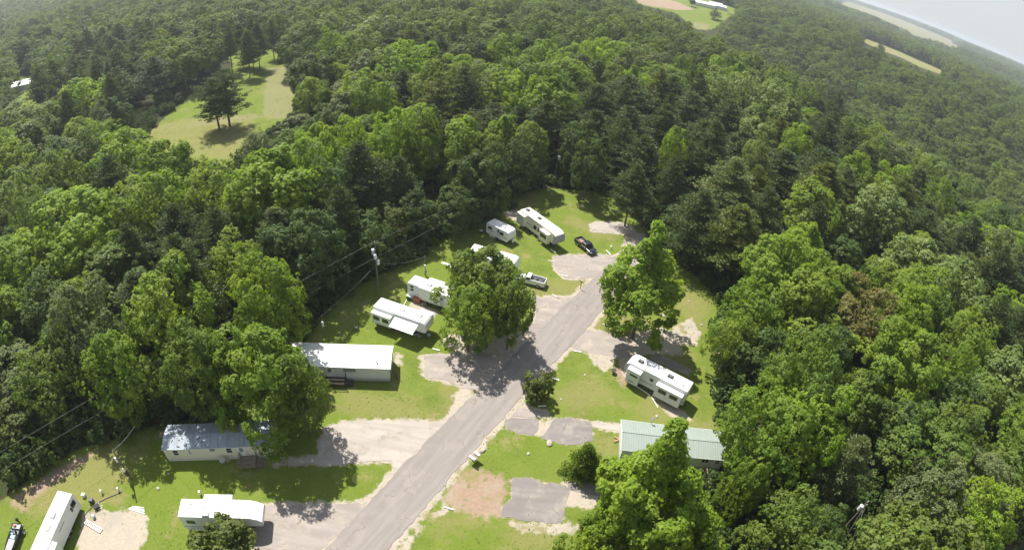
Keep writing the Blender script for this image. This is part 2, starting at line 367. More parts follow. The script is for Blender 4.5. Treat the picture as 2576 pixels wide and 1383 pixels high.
m, n = _nt('ground_cover'); geo = N(n, 'ShaderNodeNewGeometry'); P = geo.outputs['Position']
def at(k): a = N(n, 'ShaderNodeAttribute'); a.attribute_name = k; return a.outputs['Fac']
n1 = noise(n, P, 2.2, 6, .65); n2 = noise(n, P, .28, 5, .6); n3 = noise(n, P, .06, 3, .5); n4 = noise(n, P, 9.0, 3, .7); n5 = noise(n, P, .8, 5, .65)
def edge(k, amp=.9, w=.08, src=None):
    s = mth(n, 'ADD', at(k), mth(n, 'MULTIPLY', mth(n, 'SUBTRACT', src or n5, .5), amp)); return ramp(n, s, .5-w, .5+w)
floor_c = mixc(n, n1, (.028, .026, .012), (.075, .058, .034)); floor_c = mixc(n, ramp(n, n2, .42, .6), floor_c, (.03, .05, .014))
ga = mixc(n, ramp(n, n2, .3, .7), (.086, .126, .017), (.146, .180, .033)); ga = mixc(n, ramp(n, n3, .35, .65), ga, (.112, .160, .018))
ga = mixc(n, mth(n, 'MULTIPLY', ramp(n, n1, .3, .75), .45), ga, (.17, .20, .05)); ga = mixc(n, mth(n, 'MULTIPLY', ramp(n, n5, .56, .72), .45), ga, (.062, .110, .011))
ga = mixc(n, mth(n, 'MULTIPLY', ramp(n, n4, .62, .75), .35), ga, (.21, .20, .085))
dryc = mixc(n, n1, (.15, .155, .05), (.26, .215, .1)); g2 = mixc(n, mth(n, 'MULTIPLY', edge('dry', 1.0, .25), .62), ga, dryc)
sandc = mixc(n, n1, (.28, .235, .19), (.48, .42, .355)); sandc = mixc(n, ramp(n, n2, .45, .7), sandc, (.33, .295, .26)); sandc = mixc(n, mth(n, 'MULTIPLY', ramp(n, n5, .6, .7), .5), sandc, (.14, .15, .05))
redc = mixc(n, n1, (.23, .145, .11), (.38, .27, .215)); redc = mixc(n, mth(n, 'MULTIPLY', ramp(n, n2, .45, .65), .4), redc, (.33, .29, .24)); redc = mixc(n, ramp(n, n5, .58, .7), redc, (.16, .17, .06))
tanc = mixc(n, n1, (.175, .155, .085), (.27, .235, .15)); tanc = mixc(n, mth(n, 'MULTIPLY', n2, .5), tanc, ga)
c = mixc(n, edge('open', .8, .12), floor_c, g2); c = mixc(n, mth(n, 'MULTIPLY', edge('tan', 1.0, .3), .8), c, tanc); c = mixc(n, mth(n, 'MULTIPLY', edge('red', 1.5, .25), .88), c, redc); c = mixc(n, mth(n, 'MULTIPLY', edge('sand', 1.6, .16), .93), c, sandc)
dirt_p = mth(n, 'MULTIPLY', mth(n, 'MULTIPLY', ramp(n, noise(n, P, .17, 6, .72), .54, .66), at('open')), .85); c = mixc(n, dirt_p, c, dryc)
sp_ = mth(n, 'MULTIPLY', mth(n, 'MULTIPLY', ramp(n, noise(n, P, 3.4, 3, .8), .70, .76), at('open')), .5); c = mixc(n, sp_, c, (.38, .34, .25))
p = N(n, 'ShaderNodeBsdfPrincipled'); L(n, c, p.inputs['Base Color']); p.inputs['Roughness'].default_value = .95; p.inputs['Specular IOR Level'].default_value = .1
bn = N(n, 'ShaderNodeBump'); bn.inputs['Strength'].default_value = .55; bn.inputs['Distance'].default_value = .10; L(n, mth(n, 'ADD', n4, n1), bn.inputs['Height']); L(n, bn.outputs[0], p.inputs['Normal'])
o = N(n, 'ShaderNodeOutputMaterial'); L(n, p.outputs[0], o.inputs[0])
me.materials.append(m); me.polygons.foreach_set('use_smooth', np.ones(len(me.polygons), bool))
go = bpy.data.objects.new('ground', me); COL.objects.link(go); tag(go, kind='structure')

# worn asphalt, concrete
def paving(name, ca, cb, cc, crack=.6, ang_=0.0, streak=.12):
    m, n = _nt(name); geo = N(n, 'ShaderNodeNewGeometry'); P = geo.outputs['Position']
    mp = N(n, 'ShaderNodeMapping'); mp.vector_type = 'TEXTURE'; mp.inputs['Rotation'].default_value = (0, 0, ang_); mp.inputs['Scale'].default_value = (1/streak, 1, 1); L(n, P, mp.inputs[0])
    s = noise(n, mp.outputs[0], .9, 4, .6); a = noise(n, P, .35, 5, .65); b = noise(n, P, 6, 4, .7)
    c = mixc(n, ramp(n, s, .32, .68), ca, cb); c = mixc(n, mth(n, 'MULTIPLY', ramp(n, a, .45, .7), .75), c, cc); c = mixc(n, mth(n, 'MULTIPLY', b, .25), c, [x*.62 for x in ca])
    vo = N(n, 'ShaderNodeTexVoronoi'); vo.feature = 'DISTANCE_TO_EDGE'; vo.inputs['Scale'].default_value = .33
    ds = N(n, 'ShaderNodeVectorMath'); ds.operation = 'MULTIPLY_ADD'; nn = N(n, 'ShaderNodeTexNoise'); nn.inputs['Scale'].default_value = .8; L(n, P, nn.inputs[0]); L(n, nn.outputs[1], ds.inputs[0]); ds.inputs[1].default_value = (2.5, 2.5, 0); L(n, P, ds.inputs[2]); L(n, ds.outputs[0], vo.inputs[0])
    c = mixc(n, mth(n, 'MULTIPLY', ramp(n, noise(n, P, .75, 6, .75), .60, .68), crack*.8), c, (.21, .19, .105))
    ck = mth(n, 'MULTIPLY', mth(n, 'SUBTRACT', 1.0, ramp(n, vo.outputs[0], .0, .035)), mth(n, 'MULTIPLY', ramp(n, a, .5, .62), crack))
    c = mixc(n, ck, c, (.07, .075, .035))
    p = N(n, 'ShaderNodeBsdfPrincipled'); L(n, c, p.inputs['Base Color']); p.inputs['Roughness'].default_value = .9; p.inputs['Specular IOR Level'].default_value = .2
    bn = N(n, 'ShaderNodeBump'); bn.inputs['Strength'].default_value = .3; bn.inputs['Distance'].default_value = .02; L(n, b, bn.inputs['Height']); L(n, bn.outputs[0], p.inputs['Normal'])
    o = N(n, 'ShaderNodeOutputMaterial'); L(n, p.outputs[0], o.inputs[0]); return m
RA = math.atan2(89-30, 18+13)
M_road = paving('road_asphalt', (.215, .192, .178), (.265, .24, .222), (.29, .255, .225), .45, RA, .08)
M_pad = paving('pad_asphalt', (.25, .22, .20), (.31, .275, .25), (.40, .34, .285), .7)
M_dark = paving('dark_asphalt', (.185, .165, .158), (.225, .203, .193), (.33, .295, .255), .9)
M_conc = paving('old_concrete', (.32, .285, .25), (.40, .36, .32), (.29, .25, .215), .3)
def sheet(name, px, mat, z, jit=.12, world=None, step=.22, th=.12):
    P_ = world if world is not None else W(px); out = []; rs = random.Random(len(P_)*13+int(P_[0][0]*10))
    for i in range(len(P_)):
        a, b = P_[i], P_[(i+1) % len(P_)]; d = math.hypot(b[0]-a[0], b[1]-a[1]); k = max(1, int(d/step)); nx, ny = (b[1]-a[1])/(d+1e-9), -(b[0]-a[0])/(d+1e-9)
        for j in range(k):
            t = j/k; x, y = a[0]+(b[0]-a[0])*t, a[1]+(b[1]-a[1])*t
            o_ = (float(vnoise(x, y, 1.3, 3))-.5)*3.2*jit+(float(vnoise(x, y, .42, 8))-.5)*2.0*jit+rs.uniform(-.2, .2)*jit; out.append((x+nx*o_, y+ny*o_))
    bm = bmesh.new(); slab(bm, out, z-th, z); return tag(obj(name, bm, mat), kind='structure')
for q in PADS: sheet(q[0], q[1], globals()[q[2]], *q[3:])
# the road's broken gutter line
sheet('road_edge', f5((735, 548), (752, 556), (850, 452), (905, 385), (985, 300), (972, 290), (880, 388), (835, 432)), M_dark, .058, .12)

# ------------------------------------------------------------------ trees
M_bark = pm('bark', (.13, .105, .08), .9, .3, 3, dirt=(.06, .05, .04), bump=.5)
M_pbark = pm('pine_bark', (.12, .085, .065), .9, .3, 3, dirt=(.2, .15, .12), bump=.5)
LEAF = {
 'bright': leaf_mat('leaf_bright', [(0.149, 0.226, 0.029), (0.171, 0.249, 0.032), (0.189, 0.260, 0.038)]),
 'yellow': leaf_mat('leaf_yellow', [(0.185, 0.271, 0.027), (0.207, 0.294, 0.032), (0.176, 0.268, 0.029)], .48),
 'mid': leaf_mat('leaf_mid', [(0.110, 0.171, 0.029), (0.132, 0.194, 0.034), (0.149, 0.205, 0.040)], .42),
 'dark': leaf_mat('leaf_dark', [(0.066, 0.109, 0.025), (0.081, 0.128, 0.029), (0.070, 0.119, 0.032)], .34),
 'silver': leaf_mat('leaf_silver', [(0.165, 0.228, 0.063), (0.189, 0.251, 0.082), (0.152, 0.217, 0.055)], .38, .36, .42),
 'grey': leaf_mat('leaf_grey', [(0.130, 0.169, 0.059), (0.147, 0.180, 0.071), (0.130, 0.157, 0.063)], .34),
 'brown': leaf_mat('leaf_brown', [(.155, .150, .042), (.178, .160, .050)], .34),
 'pine': leaf_mat('needles', [(.056, .086, .024), (.068, .100, .030), (.060, .095, .026), (.078, .102, .034)], .24, .26),
 'olive': leaf_mat('leaf_olive', [(.105, .134, .030), (.124, .150, .036)], .32),
 'mix': leaf_mat('leaf_far', [(0.068, 0.109, 0.027), (0.143, 0.211, 0.034), (0.095, 0.139, 0.034), (0.174, 0.237, 0.038), (0.095, 0.123, 0.038), (0.160, 0.207, 0.059), (0.075, 0.116, 0.029), (0.150, 0.214, 0.034), (0.110, 0.144, 0.040)], .4),
}
def unit(n, rng): v = rng.normal(size=(n, 3)); return v/np.linalg.norm(v, axis=1, keepdims=True)
def leaf_quads(C, Nn, size, rng, aspect=.75):
    """one small quad per leaf spray; C centres, Nn normals"""
    k = len(C); a = unit(k, rng); u = np.cross(Nn, a); u /= np.linalg.norm(u, axis=1, keepdims=True)+1e-9; v = np.cross(Nn, u)
    s = (size*rng.uniform(.6, 1.25, k))[:, None] if np.isscalar(size) else (size*rng.uniform(.6, 1.25, k))[:, None]
    bend = Nn*s*.22
    V = np.stack([C-u*s*.5-v*s*.15*aspect, C-v*s*.5*aspect+bend, C+u*s*.5+v*s*.15*aspect, C+v*s*.5*aspect+bend*.6], 1)
    return V.reshape(-1, 3), np.arange(k*4).reshape(-1, 4)
def broad_crown(seed, H=15, R=5.5, nl=20, bpl=6, clumps=11, leaves=13, lsize=.31, cone=0.0, zc=.54, zr=.46, low=-.75, lr=.33, up=1.35, inner=22):
    """a crown of upright lobes, each lobe of boughs, each bough of leaf clumps"""
    rng = np.random.default_rng(seed); C = np.array([0, 0, H*zc]); A = np.array([R, R, H*zr])
    # lobes spread evenly over the crown's outside
    i = np.arange(nl)+.5; zz = 1-(1-low)*i/nl; ph = i*2.39996+rng.uniform(0, 6.28)
    LD = np.stack([np.sqrt(1-np.clip(zz, -1, 1)**2)*np.cos(ph), np.sqrt(1-np.clip(zz, -1, 1)**2)*np.sin(ph), zz], 1)+rng.normal(0, .13, (nl, 3))
    fr = rng.uniform(.52, .80, nl)[:, None]; tap = 1-cone*np.clip(LD[:, 2:3], 0, 1)
    LCt = C+LD*A*fr*np.concatenate([tap, tap, np.ones_like(tap)], 1); lrad = R*lr*rng.uniform(.72, 1.25, nl)*(1-.35*cone*np.clip(LD[:, 2], 0, 1))
    lod = (LCt-C)/A; lod /= np.linalg.norm(lod, axis=1, keepdims=True)+1e-9
    li = np.repeat(np.arange(nl), bpl); k = len(li)
    D = unit(k, rng)+lod[li]*.55; D[:, 2] += .25; D /= np.linalg.norm(D, axis=1, keepdims=True)
    BC = LCt[li]+D*lrad[li][:, None]*np.array([.72, .72, .72*up]); br = lrad[li]*rng.uniform(.42, .68, k)
    bi = np.repeat(np.arange(k), clumps); d2 = unit(len(bi), rng); dd = d2+D[bi]*.7; dd /= np.linalg.norm(dd, axis=1, keepdims=True)
    CC = BC[bi]+dd*br[bi][:, None]*rng.uniform(.7, 1.12, (len(bi), 1))
    cr = R*rng.uniform(.035, .085, len(bi)); ci = np.repeat(np.arange(len(bi)), leaves)
    d3 = unit(len(ci), rng)+dd[ci]*.5; d3[:, 2] += .15; d3 /= np.linalg.norm(d3, axis=1, keepdims=True)
    LC = CC[ci]+d3*cr[ci][:, None]*rng.uniform(.5, 1.15, (len(ci), 1))
    nn = d3*.6+D[bi][ci]*.55+unit(len(ci), rng)*.42; nn[:, 2] += .30; nn /= np.linalg.norm(nn, axis=1, keepdims=True)
    V, F = leaf_quads(LC, nn, lsize, rng)
    tint = np.clip(.5+rng.normal(0, .14, len(ci))+rng.normal(0, .10, len(bi))[ci]+rng.normal(0, .12, nl)[li][bi][ci], 0, 1)
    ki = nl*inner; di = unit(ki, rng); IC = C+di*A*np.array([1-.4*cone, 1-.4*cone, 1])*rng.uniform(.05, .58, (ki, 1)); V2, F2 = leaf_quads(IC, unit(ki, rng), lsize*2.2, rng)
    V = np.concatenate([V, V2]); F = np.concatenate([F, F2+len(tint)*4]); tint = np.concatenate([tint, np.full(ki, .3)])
    return V, F, tint, BC[::2]
def tubes(segs, seg=6):
    bm = bmesh.new()
    for a, b, r0, r1 in segs: cyl(bm, a, b, r0, r1, seg, cap=False)
    me = bpy.data.meshes.new('trunk'); bm.to_mesh(me); bm.free(); return me
def broad_trunk(seed, BC, H, zc=.58, tr=.26):
    rng = random.Random(seed); top = Vector((rng.uniform(-.3, .3), rng.uniform(-.3, .3), H*.62)); fork = Vector((top.x*.4, top.y*.4, H*.27))
    s = [((0, 0, -.6), (fork.x*.5, fork.y*.5, H*.12), tr*1.25, tr), ((fork.x*.5, fork.y*.5, H*.12), fork, tr, tr*.82), (fork, top, tr*.7, tr*.3)]
    for i in range(0, len(BC), 4):
        b = Vector(BC[i]); st = fork.lerp(top, rng.uniform(0, .8)); mid = st.lerp(b, .5)+Vector((0, 0, -.4)); s += [(st, mid, tr*.38, tr*.22), (mid, b, tr*.22, .03)]
    return tubes(s)
def pine_crown(seed, H=17, R=4.2, z0=.38, whorls=11, flat=.5, tl=.55, dens=1.0, round_=.6):
    rng = np.random.default_rng(seed); P_ = []; seg = []; Tt = []
    for i in range(whorls):
        f = i/(whorls-1); z = H*(z0+(1-z0)*f*.97); ln = R*(1-f**(1.6+round_))*rng.uniform(.8, 1.05)+.5
        nb = int(rng.integers(5, 8)) if f < .85 else 4; a0 = rng.uniform(0, 6.28)
        for b in range(nb):
            a = a0+b*6.28/nb+rng.uniform(-.35, .35); l = ln*rng.uniform(.55, 1.12); up = rng.uniform(-.05, .28)+.35*f
            tip = np.array([math.cos(a)*l, math.sin(a)*l, z+l*up]); base = np.array([0, 0, z-l*.12]); seg.append((tuple(base), tuple(tip), .07, .015))
            nt_ = max(2, int(l*1.7*dens))
            for t in range(nt_):
                u = .32+.68*(t+rng.uniform(.2, 1))/nt_; q = base+(tip-base)*min(u, 1.05); sp = .16*l
                for s in range(3):
                    P_.append(q+np.array([rng.normal(0, sp), rng.normal(0, sp), rng.normal(.08, .12)])); Tt.append(rng.uniform(.2, .8))
    P_ = np.array(P_); k = len(P_); m_ = int(15*dens)
    ci = np.repeat(np.arange(k), m_); d = unit(len(ci), rng); d[:, 2] = d[:, 2]*.6+.35; d /= np.linalg.norm(d, axis=1, keepdims=True)
    r = .42*rng.uniform(.7, 1.2, k)[ci][:, None]
    c = P_[ci]+d*r*np.array([1.1, 1.1, flat+.2]); s = np.cross(d, unit(len(ci), rng)); s /= np.linalg.norm(s, axis=1, keepdims=True)+1e-9
    wd = .055+rng.uniform(0, .04, (len(ci), 1)); ll = tl*rng.uniform(.5, 1.1, (len(ci), 1))*.5
    V = np.stack([c-d*ll-s*wd*.5, c-d*ll*.2+s*wd, c+d*ll, c+d*ll*.1-s*wd], 1).reshape(-1, 3)
    tint = np.clip(np.array(Tt)[ci]+rng.normal(0, .12, len(ci)), 0, 1)
    return V, np.arange(len(ci)*4).reshape(-1, 4), tint, seg
BROAD, PINE, BUSH, FARV = [], [], [], []
for i, kw in enumerate([dict(), dict(nl=24, lr=.30), dict(cone=.45, R=4.8, up=1.7), dict(nl=15, lr=.38, zr=.42), dict(nl=26, lr=.29, up=1.2), dict(cone=.62, R=5.2, up=1.9, nl=28, lr=.27, zc=.52, zr=.48), dict(nl=17, lr=.36, up=1.5), dict(nl=30, lr=.27, zc=.53, zr=.47, low=-.9)]):
    H, R = 15, kw.get('R', 5.5); V, F, t, BC = broad_crown(100+i, **kw)
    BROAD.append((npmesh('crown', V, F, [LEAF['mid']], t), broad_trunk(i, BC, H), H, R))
    BROAD[-1][1].materials.append(M_bark)
for i in range(5):
    H, R = 17, 4.2; V, F, t, seg = pine_crown(200+i, whorls=10+i, z0=[.38, .3, .42, .25, .34][i], round_=[.6, .3, .9, .1, .6][i])
    tm = tubes([((0, 0, -.5), (.1, 0, H*.5), .22, .16), ((.1, 0, H*.5), (0, 0, H), .16, .03)]+seg, 5); tm.materials.append(M_pbark)
    PINE.append((npmesh('crown', V, F, [LEAF['pine']], t), tm, H, R))
V, F, t, seg = pine_crown(231, H=17, R=6.3, z0=.30, whorls=9, round_=1.8, dens=1.0, flat=.25, tl=.65)
tm = tubes([((0, 0, -.5), (.25, .1, H*.5), .34, .24), ((.25, .1, H*.5), (0, 0, H), .24, .04)]+[(a, b, .13, .03) for a, b, _, _ in seg], 6); tm.materials.append(M_pbark)
OPENP = (npmesh('crown', V, F, [LEAF['pine']], t), tm, 17, 6.3)
for i in range(3):
    V, F, t, BC = broad_crown(300+i, H=4.5, R=2.4, nl=22, bpl=4, clumps=9, leaves=12, lsize=.20, zc=.47, zr=.5, low=-.95, lr=.26, up=1.0)
    tm = tubes([((0, 0, -.3), (0, 0, 2.2), .1, .05)]+[((0, 0, .6), tuple(BC[j]), .05, .02) for j in range(0, len(BC), 3)], 5); tm.materials.append(M_bark)
    BUSH.append((npmesh('crown', V, F, [LEAF['mid']], t), tm, 4.5, 2.4))
V, F, t, BC = broad_crown(390, nl=34, bpl=6, cone=.86, R=5.2, up=2.1, lr=.235, zc=.50, zr=.50, inner=26, low=-.6)
POINTY = (npmesh('crown', V, F, [LEAF['mid']], t), broad_trunk(77, BC, 15), 15, 5.2); POINTY[1].materials.append(M_bark)
# a cedar: narrow pointed shrub
V, F, t, seg = pine_crown(340, H=6, R=2.5, z0=.06, whorls=14, round_=-.6, tl=.34, dens=1.7)
tm = tubes([((0, 0, -.3), (0, 0, 5.6), .12, .03)], 6); tm.materials.append(M_bark); CEDAR = (npmesh('crown', V, F, [LEAF['mid']], t), tm, 6, 2.5)

TREES = []      # x, y, R, H, for spacing
def plant(nm, src, x, y, R, H, tone, label, cat, group=None, rz=None, kid='trunk', z=None):
    rz = random.uniform(0, 6.28) if rz is None else rz
    t = bpy.data.objects.new(nm, None); COL.objects.link(t); t.location = (x, y, float(T(x, y)) if z is None else z); t.rotation_euler = (random.uniform(-.03, .03), random.uniform(-.03, .03), rz)
    t.scale = (R/src[3], R/src[3]*random.uniform(.92, 1.08), H/src[2]); t.empty_display_size = 1; tag(t, label, cat, group)
    c = bpy.data.objects.new('crown', src[0]); COL.objects.link(c); c.parent = t; c.material_slots[0].link = 'OBJECT'; c.material_slots[0].material = LEAF[tone]
    k = bpy.data.objects.new(kid, src[1]); COL.objects.link(k); k.parent = t
    TREES.append((x, y, R, H)); return t
TONEW = {'bright': 'bright green', 'yellow': 'yellow-green', 'mid': 'mid green', 'dark': 'dark green', 'silver': 'pale silvery green', 'grey': 'grey-green', 'brown': 'brownish green', 'pine': 'dark', 'olive': 'olive green'}
LAND = [((560, 1110), 'the blue-roofed home'), ((850, 900), 'the long white-roofed home'), ((140, 1310), 'the lower left trailer'), ((540, 1290), 'the trailer half hidden by a shrub'),
        ((1020, 800), 'the trailer with the awning'), ((1300, 560), 'the small white travel trailer'), ((1420, 480), 'the far grass of the park'), ((950, 680), 'the pole with three transformers'), ((1670, 950), 'the trailer with two slide-outs'), ((1680, 1110), 'the green-roofed home'),
        ((565, 300), 'the two pines in the hay field'), ((700, 230), 'the brown strip of the hay field'), ((400, 380), 'the near edge of the hay field'), ((630, 150), 'the far end of the hay field'), ((60, 210), 'the far white shed'), ((75, 1000), 'the small cream shed in the wood'),
        ((2180, 1260), 'the pole with the white transformer'), ((1720, 60), 'the distant pasture with white sheds'), ((2280, 160), 'the narrow field on the far hillside'), ((1400, 420), 'the pole at the park end'),
        ((1640, 720), 'the pointed tree by the road'), ((2250, 800), 'the middle of the right wood'), ((250, 620), 'the left end of the wood'), ((1200, 250), 'the middle of the wood behind the park'), ((2000, 280), 'the pale row of trees on the ridge'), ((1700, 480), 'the pines right of the park'),
        ((2480, 600), 'the right edge of the picture'), ((2450, 1280), 'the lower right corner'), ((400, 80), 'the hazy far left wood'), ((1000, 60), 'the top of the wood'), ((1500, 150), 'the ridge below the pasture')]
used_labels = {}
def auto_label(px, py, tone, kind):
    (lx, ly), nm = min(LAND, key=lambda q: (q[0][0]-px)**2+(q[0][1]-py)**2)
    dx, dy = px-lx, py-ly
    rel = ('right of' if dx > 0 else 'left of') if abs(dx) > abs(dy)*1.2 else ('just in front of' if dy > 0 else 'behind')
    s = f"{TONEW[tone]} {kind} {rel} {nm}".replace('just in front of', 'before'); used_labels[s] = used_labels.get(s, 0)+1; return s
def tree(px, py, rpx, H, tone, kind='b', label=None, var=None, base=None):
    """crown centre and radius in the picture, height in metres"""
    H = H*(1.14 if kind in 'bc' else 1.08); hc = H*.60
    g = G(px, py, hc) if base is None else G(*base)
    d = math.sqrt(g.x**2+g.y**2+(CAMZ-hc)**2); R = rpx*d/1395.0
    i = len(TREES)
    if kind == 'p': nm, src, k2 = 'pine_tree', PINE[(i if var is None else var) % len(PINE)], 'pine tree'
    elif kind == 'o': nm, src, k2 = 'pine_tree', OPENP, 'pine tree'
    elif kind == 'c': nm, src, k2 = 'broadleaf_tree', POINTY, 'broadleaf tree'
    elif kind == 'u': nm, src, k2 = 'bush', BUSH[(i if var is None else var) % 3], 'bush'
    else: nm, src, k2 = 'broadleaf_tree', BROAD[(i*5 if var is None else var) % len(BROAD)], 'broadleaf tree'
    gname = None
    if label is None: label = auto_label(px, py, tone, k2); gname = label
    return plant(nm, src, g.x, g.y, R*.93, H, tone, label, {'p': 'pine tree', 'o': 'pine tree', 'u': 'bush'}.get(kind, 'tree'), gname)
